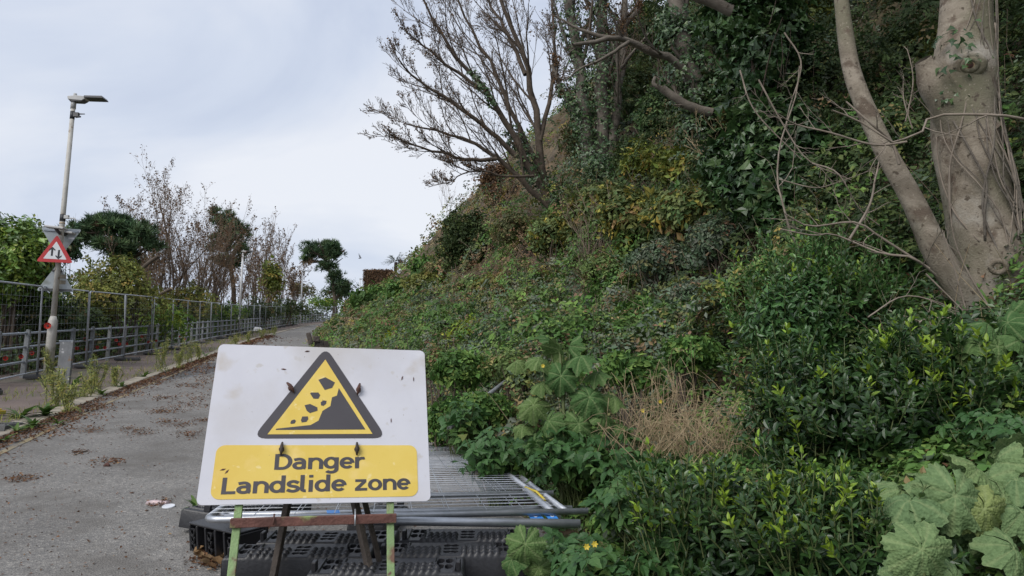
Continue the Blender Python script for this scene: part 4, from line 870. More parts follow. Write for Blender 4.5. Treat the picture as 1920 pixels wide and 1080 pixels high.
lb_(90, 610, 20.5, 80, 75, 5000, .1, 'dark', 'dark shrub behind the lamp post base and the fence', lumps=20)
lb_(212, 566, 27, 112, 100, 18000, .12, 'olive', 'olive green rounded bush right of the triangular signs', lumps=28, lr=.32, sprigs=60, stems=12)
lb_(160, 620, 24, 70, 60, 4000, .1, 'dark', 'dark low shrub under the olive bush behind the railing', lumps=18)
lb_(285, 610, 31, 80, 55, 4500, .12, 'laurel', 'green shrub behind the railing right of the olive bush', lumps=20)
lb_(345, 580, 43, 72, 56, 9000, .14, 'olive', 'low olive shrub behind the fence under the bare trees', lumps=20, sprigs=30, ry=1.5)
lb_(420, 597, 52, 60, 38, 3500, .17, 'laurel', 'low green shrub behind the fence left of the second lamp', lumps=16)
lb_(480, 590, 66, 50, 34, 3000, .2, 'dark', 'low dark shrub behind the fence right of the second lamp', lumps=16)
lb_(540, 582, 80, 60, 30, 3000, .22, 'dark', 'dark shrub behind the fence between the second and third lamps', lumps=16)
lb_(600, 575, 118, 60, 22, 2500, .26, 'laurel', 'far green shrub behind the fence under the umbrella pine', lumps=14)
lb_(508, 535, 74, 22, 55, 2600, .24, 'yellowgreen', 'yellowing ivy-wrapped small tree right of the second lamp', lumps=16, cat='tree')
lb_(640, 555, 128, 45, 40, 3000, .34, 'dark', 'far dark evergreen clump right of the umbrella pine', lumps=18)
lb_(560, 548, 105, 40, 30, 2000, .3, 'scrub', 'far brown scrub left of the umbrella pine', lumps=14)
lb_(250, 500, 48, 60, 45, 3000, .2, 'dark', 'dark evergreen shrub below the spreading pine crown', lumps=16)
lb_(120, 470, 38, 45, 40, 3200, .2, 'pine', 'dark evergreen behind the tall left shrub and the signs', lumps=16, shape='oval')
for k, (u, y, pal) in enumerate(((-20, 17.5, 'dark'), (45, 18.6, 'laurel'), (120, 22, 'dark'), (170, 25.5, 'laurel'), (225, 28, 'dark'), (262, 31, 'dark'), (300, 35, 'laurel'), (335, 39, 'dark'), (372, 44, 'dark'), (405, 50, 'laurel'), (440, 58, 'dark'), (470, 66, 'laurel'), (500, 74, 'dark'), (532, 84, 'dark'), (562, 96, 'laurel'), (592, 108, 'dark'))):
    c = gpt(u, y); c[0] = min(c[0], float(fenceX(y)) - 2.9 - .012 * y); c[2] = float(plane(y)) + .6
    bush('shrub', c, (1.5 + .014 * y, 1.5 + .02 * y, 1.75), 7000, max(.09, .0035 * y), pal, 'low %s shrub, %s from the left in the row behind the railing' % ('dark' if pal == 'dark' else 'green', ORD[k]), group='shrub row behind the railing', lumps=22, lr=.4, stems=4, hemi=False)
s = 42 / F
pine(gpt(235, 42), [at(240, 560, 42), at(225, 470, 42), at(205, 430, 42)], [(at(205, 425, 42), (62 * s, 2, 24 * s)), (at(150, 440, 42.5), (45 * s, 1.6, 20 * s)), (at(262, 440, 41.5), (42 * s, 1.6, 22 * s)), (at(285, 462, 41.5), (20 * s, 1, 14 * s)), (at(215, 465, 41), (45 * s, 1.5, 16 * s))], 'spreading dark pine left of the bare trees behind the signs', 900, .42, .22)
s = 62 / F
pine(gpt(440, 62), [at(438, 540, 62), at(425, 470, 62), at(420, 415, 62)], [(at(415, 415, 62), (26 * s, 1.5, 18 * s)), (at(440, 440, 62), (32 * s, 1.6, 22 * s)), (at(410, 455, 62), (28 * s, 1.4, 18 * s)), (at(450, 470, 62), (18 * s, 1.2, 12 * s)), (at(425, 490, 62), (28 * s, 1.4, 14 * s)), (at(405, 400, 62), (10 * s, .6, 10 * s))], 'dark upright pine standing among the bare trees above the second lamp', 560, .5, .25)
s = 118 / F
pine(gpt(628, 118), [at(628, 570, 118), at(624, 530, 118), at(612, 490, 118), at(605, 465, 118)], [(at(605, 468, 118), (44 * s, 3, 20 * s)), (at(625, 475, 118), (26 * s, 2.4, 18 * s)), (at(588, 475, 118), (26 * s, 2.4, 13 * s)), (at(575, 489, 118), (17 * s, 1.4, 5 * s)), (at(612, 500, 118), (26 * s, 1.6, 9 * s)), (at(630, 520, 118), (22 * s, 1.8, 14 * s)), (at(640, 540, 118), (26 * s, 2, 16 * s))], 'umbrella-shaped dark pine at the far bend of the road', 900, .75, .4)
def btree(u, y, top, ru, ns, label, **k):
    b = gpt(u, y); H = at(u, top, y)[2] - b[2]; return bare_tree('bare_tree', b, H, ru * y / F, ns, label, group='leafless trees beyond the railing', **k)
btree(300, 47, 345, 95, 9, 'tall leafless tree with reddish twigs above the olive bush', n1=8, n2=7, n3=4, leafn=5200, lsize=.13, r0=.14)
btree(340, 44, 400, 80, 10, 'pale leafless tree in front of the upright pine', n1=7, n2=6, n3=3, leafn=1800, lsize=.12, r0=.11)
btree(385, 52, 400, 65, 10, 'reddish leafless tree just left of the upright pine', n1=7, n2=6, n3=3, leafn=2400, lsize=.15)
btree(265, 40, 470, 60, 6, 'low leafless tangle under the spreading pine', n1=6, n2=6, n3=3, leafn=800, r0=.08)
btree(485, 78, 430, 38, 9, 'upright leafless tree right of the second lamp', n1=7, n2=6, n3=3, leafn=1400, lsize=.2, up=.5, rmin=.011)
btree(520, 84, 445, 35, 7, 'slender leafless tree between the second and third lamps', n1=6, n2=6, n3=3, leafn=1000, lsize=.2, up=.5, rmin=.012)
btree(555, 95, 490, 38, 7, 'low leafless tree left of the third lamp', n1=6, n2=6, n3=2, leafn=1500, lsize=.24, rmin=.014)
btree(455, 70, 470, 40, 7, 'leafless tree directly behind the second lamp', n1=6, n2=6, n3=3, leafn=1500, lsize=.18, rmin=.01)
btree(415, 60, 480, 50, 7, 'low leafless tree at the foot of the upright pine', n1=6, n2=6, n3=3, leafn=1500, lsize=.16, rmin=.009)
# broken limbs
def log(pts, r, label, cut=None):
    o = empty('broken_branch', pts[0], label, 'branch'); MB().tube(bez(pts, 8), np.linspace(r, r * .8, 8), 8).build('limb', M['bark'], o)
    if cut: e = Vector(pts[-1]); d = (e - Vector(pts[-2])).normalized(); MB().tube([e, e + d * .03], r * .84, 10).build('cut_end', M['wood_cut'], o)
log([at(262, 507, 36), at(280, 492, 36), at(297, 480, 36)], .11, 'thick snapped branch hanging under the spreading pine')
log([at(268, 500, 36.3), at(285, 486, 36.3), at(300, 482, 36.3)], .06, 'thinner snapped branch beside the thick one under the pine')
log([at(270, 573, 33), at(295, 555, 33), at(321, 541, 33)], .085, 'sawn branch with a pale cut end above the fence', True)
# far hedge, palm and bird at the head of the road
c = at(712, 521, 95); o = empty('clipped_hedge', c - np.array((0, 0, 1.2)), 'square brown clipped hedge on the skyline', 'hedge'); s = 95 / F
MB().box(c - np.array((0, 0, .6)), (50 * s, 3, 2.6), taper=.97).build('hedge_core', M['hedge_brown'], o)
n = 5000; P = np.stack([rng.uniform(-26 * s, 26 * s, n), rng.uniform(-1.6, 1.6, n), rng.uniform(-1.6, .78, n)], 1); ax = rng.integers(0, 3, n); P[ax == 0, 0] = np.sign(P[ax == 0, 0]) * 26 * s; P[ax == 1, 1] = -1.6; P[ax == 2, 2] = .78
leaves('foliage', c + P + rng.normal(0, .05, (n, 3)), rng.normal(size=(n, 3)) + np.array((0, -.6, .3)), .2 * rng.uniform(.6, 1.2, n), palette('brown', n), M['leaf'], o)
c = at(742, 492, 80); c[2] = max(c[2], 0); o = empty('fan_palm', c, 'dark palm with spiky fronds on the bank skyline', 'palm'); P, D, Q, sz = [], [], [], []
for k in range(26):
    a = rng.uniform(0, 6.28); el = rng.uniform(-.1, 1.2); d = np.array((math.cos(a) * math.cos(el), math.sin(a) * math.cos(el), math.sin(el))); L_ = rng.uniform(1, 1.7)
    for t in np.linspace(.25, 1, 12):
        for sgn in (-1, 1): side = np.cross(d, (0, 0, 1)); P.append(c + d * L_ * t + np.array((0, 0, -.5 * t * t))); D.append(d + side * sgn * .9 + np.array((0, 0, -.35))); Q.append(np.array((0, 0, 1.)) + rng.normal(0, .2, 3)); sz.append(.5 * (1.2 - .5 * t))
leaves('fronds', np.array(P), np.array(Q), np.array(sz), palette('ivy', len(P)) * .9, M['leaf'], o, 'blade', np.array(D))
MB().tube([c - np.array((0, 0, 1.2)), c], [.2, .16], 8).build('trunk', M['bark'], o)
c = Vector(at(675, 484, 60)); o = empty('gull', c, 'tiny dark bird flying in the pale sky', 'bird'); b = MB(); b.tube([c + Vector((-.12, 0, -.02)), c, c + Vector((.14, 0, .03))], [.02, .05, .015], 6); b.build('body', M['head_dark'], o)
for sg in (-1, 1): MB().add([c + Vector((-.02, 0, .03)), c + Vector((.06, sg * .05, .03)), c + Vector((.0, sg * .2, .2)), c + Vector((-.03, sg * .42, .36)), c + Vector((-.06, sg * .2, .17))], [(0, 1, 2, 3, 4)]).build('wing', M['head_dark'], o)

# ================================================================== SHRUBS ON THE BANK
def bb(u, v, ru, rv, n, size, pal, label, y=None, lift=.35, **k):
    """a shrub whose middle appears at pixel (u, v): rooted where the sight line meets the slope, or at depth y"""
    if y is None:
        p = hit(u, v + rv * .7); y = p[1] * .955 - .35; n = int(n * 1.5)
    c = at(u, v, y); s = y / F
    return bush(k.pop('name', 'shrub'), c, (ru * s, k.pop('ry', ru * s * .8), rv * s), n, max(size, .0042 * y), pal, label, **k)
bb(872, 452, 58, 70, 7500, .06, 'dark', 'dark evergreen bush on the skyline of the slope', lumps=40, lr=.26, sprigs=60, hemi=False)
bb(932, 343, 38, 46, 4000, .06, 'brown', 'brown leafless bush on the upper skyline below the bare tree', lumps=30, lr=.28, sprigs=50, hemi=False)
bb(975, 440, 60, 55, 3600, .06, 'scrub', 'brownish scrub left of the bare tree base', lumps=18)
bb(1050, 450, 75, 60, 5600, .06, 'yellow', 'yellowing scrub just below the bare tree base', lumps=18, sprigs=20)
bb(1130, 400, 80, 62, 7000, .06, 'yellow', 'yellowing maple scrub below the ivy-wrapped double trunk', lumps=18, sprigs=20)
bb(1205, 420, 90, 68, 8000, .06, 'yellow', 'yellowing maple scrub in the middle of the slope', lumps=20, sprigs=20)
bb(1175, 462, 24, 18, 500, .06, 'spurge', 'bright yellow patch of leaves in the middle of the slope', lumps=12)
bb(1215, 310, 55, 45, 4200, .06, 'yellowgreen', 'lighter green sapling leaves above the yellowing scrub', lumps=18, sprigs=24)
bb(1290, 320, 65, 50, 4800, .06, 'yellowgreen', 'yellow-green sapling crown left of the big ivy mass', lumps=20, sprigs=24)
bb(1290, 400, 75, 55, 6000, .06, 'yellow', 'yellow-brown scrub under the yellow-green sapling', lumps=18)
bb(1130, 510, 70, 40, 3600, .05, 'weed', 'weedy green mound left of the grey brambles', lumps=18)
bb(1240, 500, 75, 55, 5600, .05, 'bramble', 'grey-green bramble thicket in the middle of the slope', lumps=22, sprigs=20)
bb(1340, 460, 60, 70, 5200, .05, 'bramble', 'grey-green bramble thicket beneath the ivy mass', lumps=22, sprigs=20)
bb(1310, 560, 85, 45, 5200, .05, 'bramble', 'low bramble thicket above the near privet', lumps=22)
bb(1215, 590, 75, 38, 4400, .05, 'green', 'fresh green mound below the bramble thicket', lumps=20)
bb(1440, 545, 70, 55, 5000, .05, 'olive', 'small-leaved olive green bush under the ivy mass', lumps=22)
bb(1395, 610, 70, 35, 4400, .045, 'weed', 'low leafy mound left of the near privet', lumps=18)
bb(1010, 560, 70, 32, 3600, .05, 'weed', 'weedy mound in the middle distance below the scrub', lumps=16)
bb(900, 545, 60, 30, 3200, .05, 'weed', 'weedy mound beneath the dark evergreen bush', lumps=16)
bb(800, 530, 50, 26, 2600, .05, 'olive', 'olive weedy mound on the far slope below the skyline', lumps=14)
bb(755, 545, 45, 22, 2400, .05, 'green', 'bright green mound on the far slope near the palm', lumps=14)
bb(700, 560, 45, 24, 2400, .05, 'green', 'bright green mound beside the far road bend', lumps=14)
bb(665, 580, 30, 18, 1600, .05, 'weed', 'small weedy mound at the far road edge', lumps=12)
bb(880, 625, 40, 32, 2600, .05, 'spurge', 'yellow-green flowering spurge clump above the sign corner', lumps=16, sprigs=50, shape='oval')
bb(740, 640, 30, 16, 900, .045, 'spurge', 'small yellow spurge clump just above the sign', lumps=10, sprigs=20)
bb(850, 600, 70, 28, 3200, .05, 'green', 'green leafy mound behind the spurge clump', lumps=16)
bb(960, 620, 80, 32, 4200, .05, 'green', 'green leafy mound right of the spurge clump', lumps=18)
bb(1080, 620, 70, 34, 4000, .045, 'green', 'green leafy mound behind the middle mallow', lumps=18)
bb(860, 700, 60, 50, 5200, .045, 'green', 'leafy green growth beside the right edge of the sign', lumps=22, y=8.6)
bb(900, 770, 60, 45, 5200, .04, 'green', 'leafy green growth beyond the far end of the panels', lumps=22, y=7.6)
bb(960, 690, 60, 45, 5200, .045, 'weed', 'mixed weeds behind the fallen pole', lumps=20, y=8.3)
bb(838, 790, 40, 42, 4200, .045, 'green', 'leafy growth filling the gap beyond the far panel edge', lumps=22, y=8.0, hemi=False)
bb(815, 690, 30, 40, 2600, .045, 'weed', 'mixed weeds peeping out beside the sign board', lumps=16, y=9.4)
bb(1180, 700, 60, 45, 4200, .04, 'green', 'green nettles between the mallow and the dry grass', lumps=20, y=6.4)
bb(1290, 660, 60, 35, 4200, .04, 'green', 'green nettles above the dry grass tuft', lumps=20, y=6.6)
def auto(n, ur, vr, pals, ru, rv, words, cnt, size):
    spots = sorted([(rng.uniform(*ur), rng.uniform(*vr)) for _ in range(n)])
    for k, (u, v) in enumerate(spots):
        p, wd = pals[k % len(pals)], words[k % len(pals)]; y = hit(u, v + 10)[1] - .4
        if y > 60 or y < 8.8: continue
        c = at(u, v, y); q = y / F; a, b2 = rng.uniform(*ru), rng.uniform(*rv); bush('shrub', c, (a * q, a * q * .8, b2 * q), cnt, max(size, .0044 * y), p, wd % ORD[k], lumps=20, lr=.34, stems=5, sprigs=16, group='undergrowth clumps on the slope')
auto(30, (1180, 1930), (-20, 470), ['dark', 'olive', 'ivy', 'scrub', 'dark', 'yellowgreen'], (50, 85), (45, 80), ['dark leafy clump, %s from the left across the upper slope', 'olive leafy clump, %s from the left across the upper slope', 'ivy-dark clump, %s from the left across the upper slope', 'brownish scrubby clump, %s from the left across the upper slope', 'dark green bush, %s from the left across the upper slope', 'yellow-green leafy clump, %s from the left across the upper slope'], 3000, .06)
auto(26, (690, 1320), (480, 640), ['weed', 'bramble', 'green', 'olive', 'scrub'], (35, 70), (18, 34), ['weedy mound, %s from the left across the lower slope', 'grey bramble mound, %s from the left across the lower slope', 'green leafy mound, %s from the left across the lower slope', 'olive leafy mound, %s from the left across the lower slope', 'brownish scrub mound, %s from the left across the lower slope'], 2200, .05)
# big ivy-covered mass and background growth to the right
for k, (u, v, y, ru, rv, n, pal, lab) in enumerate([
    (1420, 90, 10.5, 125, 190, 15000, 'ivy', 'tall ivy-smothered tree left of the leaning pale stem'),
    (1465, 320, 9.0, 115, 185, 15000, 'ivy', 'hanging curtain of ivy behind the bare twigs'),
    (1375, 330, 10.2, 80, 120, 7000, 'ivy', 'dark ivy bulge left of the ivy curtain'),
    (1330, 230, 12.5, 70, 110, 5500, 'dark', 'dark holly-like growth between sapling and ivy tree')]):
    bush('ivy_thicket', at(u, v, y), (ru * y / F, ru * y / F * .6, rv * y / F), n, .085, pal, lab, 'ivy', None, 'gloss', 44, .3, 'ivy', 8, hemi=False)
for k, (u, v, y, ru, rv, n, pal, lab) in enumerate([
    (1640, 330, 13, 110, 130, 6000, 'olive', 'loose olive undergrowth seen between the two pale trunks'),
    (1690, 90, 15, 70, 110, 5000, 'yellowgreen', 'yellow-green sapling leaves between the two pale trunks'),
    (1560, 90, 15.5, 60, 130, 5000, 'dark', 'dark evergreen growth left of the leaning stem'),
    (1610, 200, 14, 60, 100, 4500, 'olive', 'olive leaves just right of the leaning stem'),
    (1890, 150, 11, 70, 200, 6000, 'dark', 'dark foliage right of the thick trunk'),
    (1900, 420, 8.5, 60, 120, 4000, 'ivy', 'ivy growth at the right edge behind the thick trunk'),
    (1700, 420, 11, 80, 90, 4500, 'scrub', 'brownish undergrowth behind the forked pale trunk'),
    (1590, 470, 9.5, 80, 70, 5000, 'ivy', 'dark ivy mound under the bare twigs'),
    (1480, 20, 14, 120, 110, 6000, 'dark', 'dark canopy at the top of the picture above the ivy'),
    (1165, 130, 23, 40, 110, 5000, 'dark', 'dark evergreen crown just right of the double trunk'), (1205, 60, 24, 45, 90, 4500, 'dark', 'dark evergreen top below the frame edge right of the double trunk'), (1085, 265, 22, 50, 50, 3500, 'scrub', 'brownish brush on the skyline left of the double trunk'), (1215, 170, 22, 55, 70, 5000, 'dark', 'dark evergreen filling the gap under the long bent limb'),
    (1540, 250, 10.5, 70, 110, 6000, 'dark', 'dark bush between ivy curtain and leaning stem'), (1650, 60, 17, 90, 120, 6000, 'dark', 'dark leaf mass high between the pale trunks'), (1720, 260, 12.5, 60, 110, 5000, 'dark', 'dark leaf mass in the fork of the pale tree'), (1740, 560, 6.6, 70, 60, 3000, 'ivy', 'dark ivy at the foot of the leaning stem'),
    (1250, 60, 20, 60, 90, 4200, 'dark', 'dark evergreen crown behind the broken limb'),
    (1180, 230, 21, 45, 90, 3600, 'dark', 'dark evergreen sapling right of the double trunk'),
    (1240, 220, 18, 60, 80, 4500, 'ivy', 'dark ivy growth below the long bent limb'),
    (1340, 60, 15, 70, 110, 5000, 'dark', 'dark ivy-draped crown right of the long bent limb')]):
    bush('shrub', at(u, v, y), (ru * y / F, ru * y / F * .7, rv * y / F), n, max(.06, .0045 * y), pal, lab, lumps=40, lr=.3, stems=8, sprigs=20, hemi=False)

# ================================================================== TREES ON THE BANK
def px(path, y, jit=0):
    y = [y] * len(path) if not hasattr(y, '__len__') else np.linspace(y[0], y[1], len(path)); return [at(u, v, q) + (rng.normal(0, jit, 3) if jit else 0) for (u, v), q in zip(path, y)]
def ivy_on(o, pts, r, n, size=.07, name='ivy'):
    P0 = bez(pts, 40); i = rng.integers(0, 39, n); t = rng.random(n)[:, None]; c = P0[i] * (1 - t) + P0[i + 1] * t; T = nrm(P0[i + 1] - P0[i]); q = rng.normal(size=(n, 3)); q = nrm(q - (q * T).sum(1, keepdims=True) * T)
    lump = .5 + 1.1 * vnoise(np.arange(40) * .55 + rng.uniform(0, 99), np.zeros(40))[i]
    leaves(name, c + q * (r * lump * rng.uniform(.5, 1.15, n))[:, None], q + np.array((0, -.2, .5)) + rng.normal(0, .4, (n, 3)), size * rng.uniform(.6, 1.3, n), palette('ivy', n), M['gloss'], o, 'ivy')
def stems_tree(name, base, stems, label, levels, ivy=(), mat='bark_grey', tmat='twig', leafn=0, lsize=.06, pal='brown', up=.1, bias=None, lf=.42, group=None, rmin=.004):
    """stems: (points, r0, r1)"""
    o = empty(name, base, label, 'tree', group); K = 14; S_ = np.array([bez(p, K) for p, _, _ in stems]); R = np.array([np.linspace(a, b, K) for _, a, b in stems])
    S_[:, 2:] += rng.normal(0, 1, (len(stems), K - 2, 3)) * (.0045 * np.linalg.norm(S_[:, -1] - S_[:, 0], axis=1))[:, None, None]
    for q_ in range(len(stems)): mesh_np('trunk' if q_ == 0 else 'limb', *tubes(S_[q_:q_ + 1], R[q_:q_ + 1], 8), M[mat], o)
    cur, cr_ = S_, R; br, tw = [], []
    for k, n in enumerate(levels):
        cur, cr_ = shoots(cur, cr_, n, .22 if k == 0 else .15, 1, (.3, .75), lf if k == 0 else .5, up, .1, rf=.42, rmin=rmin * (1.6 if k == 0 else 1), bias=bias if k < 2 else None, K=6 if k < 2 else 4)
        (br if k == 0 else tw).append((cur, cr_, 4 if k == 0 else 3))
    if br: V, Fs = join_tubes(br); mesh_np('branches', V, Fs, M[mat], o)['kind'] = 'stuff'
    if tw: V, Fs = join_tubes(tw); mesh_np('twigs', V, Fs, M[tmat], o)['kind'] = 'stuff'
    if leafn:
        m = leafn; i = rng.integers(0, len(cur), m // 5); k = cur.shape[1] - 1; P = np.repeat(cur[i, k], 5, 0) + rng.normal(0, .04, (m // 5 * 5, 3)); m = len(P)
        leaves('seed_clusters', P, rng.normal(size=(m, 3)), lsize * rng.uniform(.6, 1.3, m), palette(pal, m), M['litter'], o)
    for p, r, n in ivy: ivy_on(o, p, r, n, .0045 * base[1] if base[1] > 14 else .07)
    return o
A = hit(1050, 402); ya = A[1]; print('tree A depth', ya)
ya = min(max(ya, 15), 22)
st = [(px([(1052, 410), (1018, 330), (1012, 250), (985, 130), (940, 0), (915, -90)], ya), .13, .035),
      (px([(1054, 412), (985, 345), (935, 300), (880, 265), (820, 245), (762, 232)], (ya, ya - 1.5)), .1, .018),
      (px([(1048, 405), (990, 310), (955, 240), (905, 165), (850, 95), (800, 20), (780, -40)], (ya, ya - 1)), .12, .02),
      (px([(1020, 335), (965, 215), (920, 120), (872, 30), (845, -60)], (ya, ya + 1)), .085, .02),
      (px([(1012, 265), (1030, 180), (1042, 90), (1030, -30)], (ya, ya + 1)), .075, .02),
      (px([(965, 290), (900, 230), (830, 180), (770, 140), (745, 110)], (ya - .5, ya - 2)), .08, .018),
      (px([(930, 298), (880, 300), (825, 285), (765, 268), (735, 250)], (ya - 1, ya - 2.5)), .06, .015),
      (px([(985, 140), (950, 60), (900, -20)], (ya, ya + 1)), .07, .03),
      (px([(905, 168), (850, 130), (800, 90), (760, 60)], (ya - .7, ya - 1.6)), .06, .015),
      (px([(1000, 330), (950, 330), (900, 320), (860, 330), (845, 345)], (ya - .5, ya - 2)), .04, .01)]
stems_tree('bare_tree', A, st, 'big leafless tree leaning left over the road from the slope', [12, 7, 5, 2], mat='bark', ivy=[(px([(1010, 345), (985, 300), (957, 240)], ya), .28, 1100), (px([(1045, 385), (1030, 340)], ya), .3, 500), (px([(930, 200), (880, 130)], ya - .8), .13, 250)], leafn=6000, lsize=.055, up=.12, bias=(-.12, 0, .08), lf=.4, rmin=.0065)
Bp = hit(1120, 350); yb = min(max(Bp[1], 17), 24)
st = [(px([(1105, 350), (1100, 240), (1085, 120), (1065, 0), (1055, -80)], yb), .2, .1), (px([(1125, 350), (1130, 230), (1128, 100), (1130, -40)], yb), .22, .12), (px([(1145, 340), (1155, 200), (1170, 80), (1175, -40)], yb), .14, .07),
      (px([(1090, 240), (1050, 160), (1035, 120)], yb), .1, .05), (px([(1130, 130), (1165, 60), (1195, 20)], yb), .09, .05)]
stems_tree('ivy_clad_tree', Bp, st, 'double-trunked tree wrapped in ivy behind the bare tree', [7, 7, 4], ivy=[(px([(1105, 350), (1100, 250), (1085, 130), (1068, 0)], yb), .32, 2600), (px([(1128, 350), (1132, 230), (1128, 100), (1130, -30)], yb), .38, 3200), (px([(1120, 360), (1120, 300)], yb), .8, 1800), (px([(1090, 240), (1050, 160)], yb), .2, 500)], leafn=3000, lsize=.07, rmin=.0065)
Cp = hit(1340, 340); yc = 12.5
st = [(px([(1345, 340), (1320, 230), (1295, 130), (1275, 40), (1265, -60)], yc), .2, .14), (px([(1312, 165), (1270, 120), (1225, 100), (1180, 78), (1150, 72), (1075, 85)], (yc, yc - 1)), .09, .03), (px([(1150, 72), (1100, 60), (1040, 30)], yc - .8), .04, .015), (px([(1180, 78), (1130, 110), (1085, 130), (1060, 150)], yc - .9), .035, .012),
      (px([(1335, 212), (1290, 198), (1262, 180), (1240, 166)], yc - .4), .085, .07), (px([(1240, 166), (1226, 158), (1228, 145)], yc - .4), .045, .03), (px([(1300, -10), (1340, 5), (1372, 22)], yc - 3), .08, .08)]
stems_tree('ivy_clad_tree', Cp, st, 'ivy-wrapped tree with a long bent bare limb reaching left', [5, 5, 3], ivy=[(px([(1345, 340), (1320, 230), (1295, 130), (1275, 30)], yc), .45, 4200), (px([(1240, 30), (1270, 60)], yc), .3, 700)], up=.05, lf=.3, rmin=.004)
# thin bare tree tops on the far skyline
for u, v, H, lab in ((835, 420, 2.3, 'small leafless sapling on the skyline left of the evergreen bush'), (960, 400, 2.0, 'thin leafless sapling below the leaning tree')):
    b = hit(u, v); bare_tree('bare_sapling', b, H * b[1] / 30, .5 * b[1] / 30, 4, lab, n1=5, n2=4, n3=0, leafn=60, r0=.02, rmin=.006)
b = hit(1120, 560); bare_tree('bare_sapling', b, 1.9, .8, 14, 'reddish leafless thicket on an earthy clump in the slope', n1=4, n2=3, n3=0, leafn=0, r0=.012, rmin=.004)
b = hit(1380, 400); bare_tree('bare_sapling', b, 1.6, .8, 10, 'pale dead brush above the grey brambles', n1=4, n2=4, n3=0, leafn=0, r0=.01, rmin=.003, mat='straw')

# ---- the thick pale forked tree on the right
D = empty('pale_tree', at(1880, 600, 5.9), 'thick pale-barked tree with a round knot hole and a leaning second stem', 'tree')
def organic(path, w, y, mat, name, n=22, K=46, bulge=.05, seed=0):
    P = bez([at(u, v, q) for (u, v), q in zip(path, y)], K); d = np.linspace(0, 1, len(w)); r = np.interp(np.linspace(0, 1, K), d, w) * np.mean(y) / F / 2
    T = nrm(np.gradient(P, axis=0)); U = nrm(np.cross(T, (0, 1, 0))); W = np.cross(T, U); a = np.arange(n) * 2 * math.pi / n; V = []
    for i in range(K):
        nn = vnoise(np.cos(a) * 1.3 + 7 + seed, np.sin(a) * 1.3 + i * .16) - .5; n2 = vnoise(np.cos(a) * 3 + 30 + seed, np.sin(a) * 3 + i * .5) - .5
        V.append(P[i] + (r[i] * (1 + bulge * 4 * nn + bulge * 1.2 * n2))[:, None] * (np.cos(a)[:, None] * U[i] + np.sin(a)[:, None] * W[i]))
    idx = np.arange(K * n).reshape(K, n); nx_ = np.roll(idx, -1, 1); Fs = np.stack([idx[:-1], nx_[:-1], nx_[1:], idx[1:]], -1).reshape(-1, 4)
    return mesh_np(name, np.concatenate(V), Fs, M[mat], D), P
tr, TP = organic([(1905, 690), (1885, 600), (1860, 480), (1830, 340), (1808, 230), (1806, 150), (1812, 50), (1818, -60)], [190, 165, 135, 118, 122, 128, 98, 88], [5.95, 5.9, 5.85, 5.8, 5.8, 5.8, 5.8, 5.8], 'bark_pale', 'trunk')
organic([(1822, 262), (1785, 205), (1752, 160), (1738, 128), (1730, 112)], [110, 82, 66, 58, 30], [5.75, 5.72, 5.7, 5.68, 5.66], 'bark_pale', 'stub', n=16, K=16, seed=5)
organic([(1858, 640), (1812, 560), (1760, 480), (1715, 385), (1662, 285), (1618, 190), (1595, 120), (1578, 0), (1572, -70)], [54, 50, 46, 42, 38, 34, 32, 28, 26], [5.75, 5.65, 5.6, 5.6, 5.65, 5.7, 5.75, 5.8, 5.85], 'bark_pale', 'leaning_stem', n=14, K=44, bulge=.04, seed=9)
kc = Vector(at(1819, 122, 5.53)); kd = (Vector((0, 0, CZ)) - kc).normalized(); u_ = kd.cross(Vector((0, 0, 1))).normalized(); w_ = kd.cross(u_)
for rr, tt, off, nm, mt in ((.085, .04, -.03, 'knot_collar', 'bark_pale'), (.052, .022, .0, 'knot_rim', 'bark_pale')):
    MB().tube([kc + kd * off + u_ * rr * math.cos(t) * .95 + w_ * rr * math.sin(t) * .85 for t in np.linspace(0, 2 * math.pi, 19)], tt, 8, False).build(nm, M[mt], D)
MB().tube([kc - kd * .06, kc + kd * .012], [.05, .046], 12).build('knot_heart', M['straw'], D); MB().tube([kc + kd * .0, kc + kd * .015], [.026, .024], 10).build('knot_hole', M['rust'], D)
kc2 = Vector(at(1872, 500, 5.5))
MB().tube([kc2 + u_ * .05 * math.cos(t) + w_ * .045 * math.sin(t) for t in np.linspace(0, 2 * math.pi, 15)], .022, 7, False).build('knot_rim', M['bark_pale'], D)
# ivy vines climbing the trunk
for k in range(24):
    a0 = rng.uniform(-1.2, 1.2); pts = []
    for i in range(4, 44, 3):
        f = i / 45; r = np.interp(f, [0, .3, .6, 1], [185, 130, 122, 90]) * 5.8 / F / 2 * 1.04; an = a0 + .5 * math.sin(i * .22 + k * 1.7) + rng.normal(0, .06); c = TP[i]
        pts.append(c + r * np.array((math.sin(an), -math.cos(an), 0)))
    i0 = rng.integers(0, 5); pts = pts[i0:rng.integers(8, len(pts) + 1)]
    MB().tube(bez(pts, 30), np.linspace(.008, .004, 30) * rng.uniform(.5, 1.3), 5).build('vine', M['twig_pale' if k % 2 == 0 else 'bark_grey'], D)
ivy_on(D, px([(1790, 60), (1790, 110), (1800, 150)], 5.6), .16, 90, .06, 'ivy_leaves'); ivy_on(D, px([(1780, 170), (1790, 195)], 5.6), .1, 40, .05, 'ivy_leaves')
def high_crown(o, c, rad, n, size, pal):
    P, Q = lumpy(c, rad, n // 7, 30, .32, .3, False); sz = size * np.exp(rng.normal(0, .2, len(P))); cl = palette(pal, len(P), .3); P, Q, D_, i = sprays(P, Q, sz)
    leaves('crown', P, Q, sz[i], cl[i], M['leaf'], o, 'rhomb', D_)
high_crown(D, np.array((4.2, 6.8, 8.6)), (3.4, 3.2, 1.6), 9000, .13, 'dark')
high_crown(bpy.data.objects['ivy_clad_tree.001'], np.array((4.2, 12.5, 11.5)), (3.6, 3.6, 1.8), 9000, .13, 'dark')
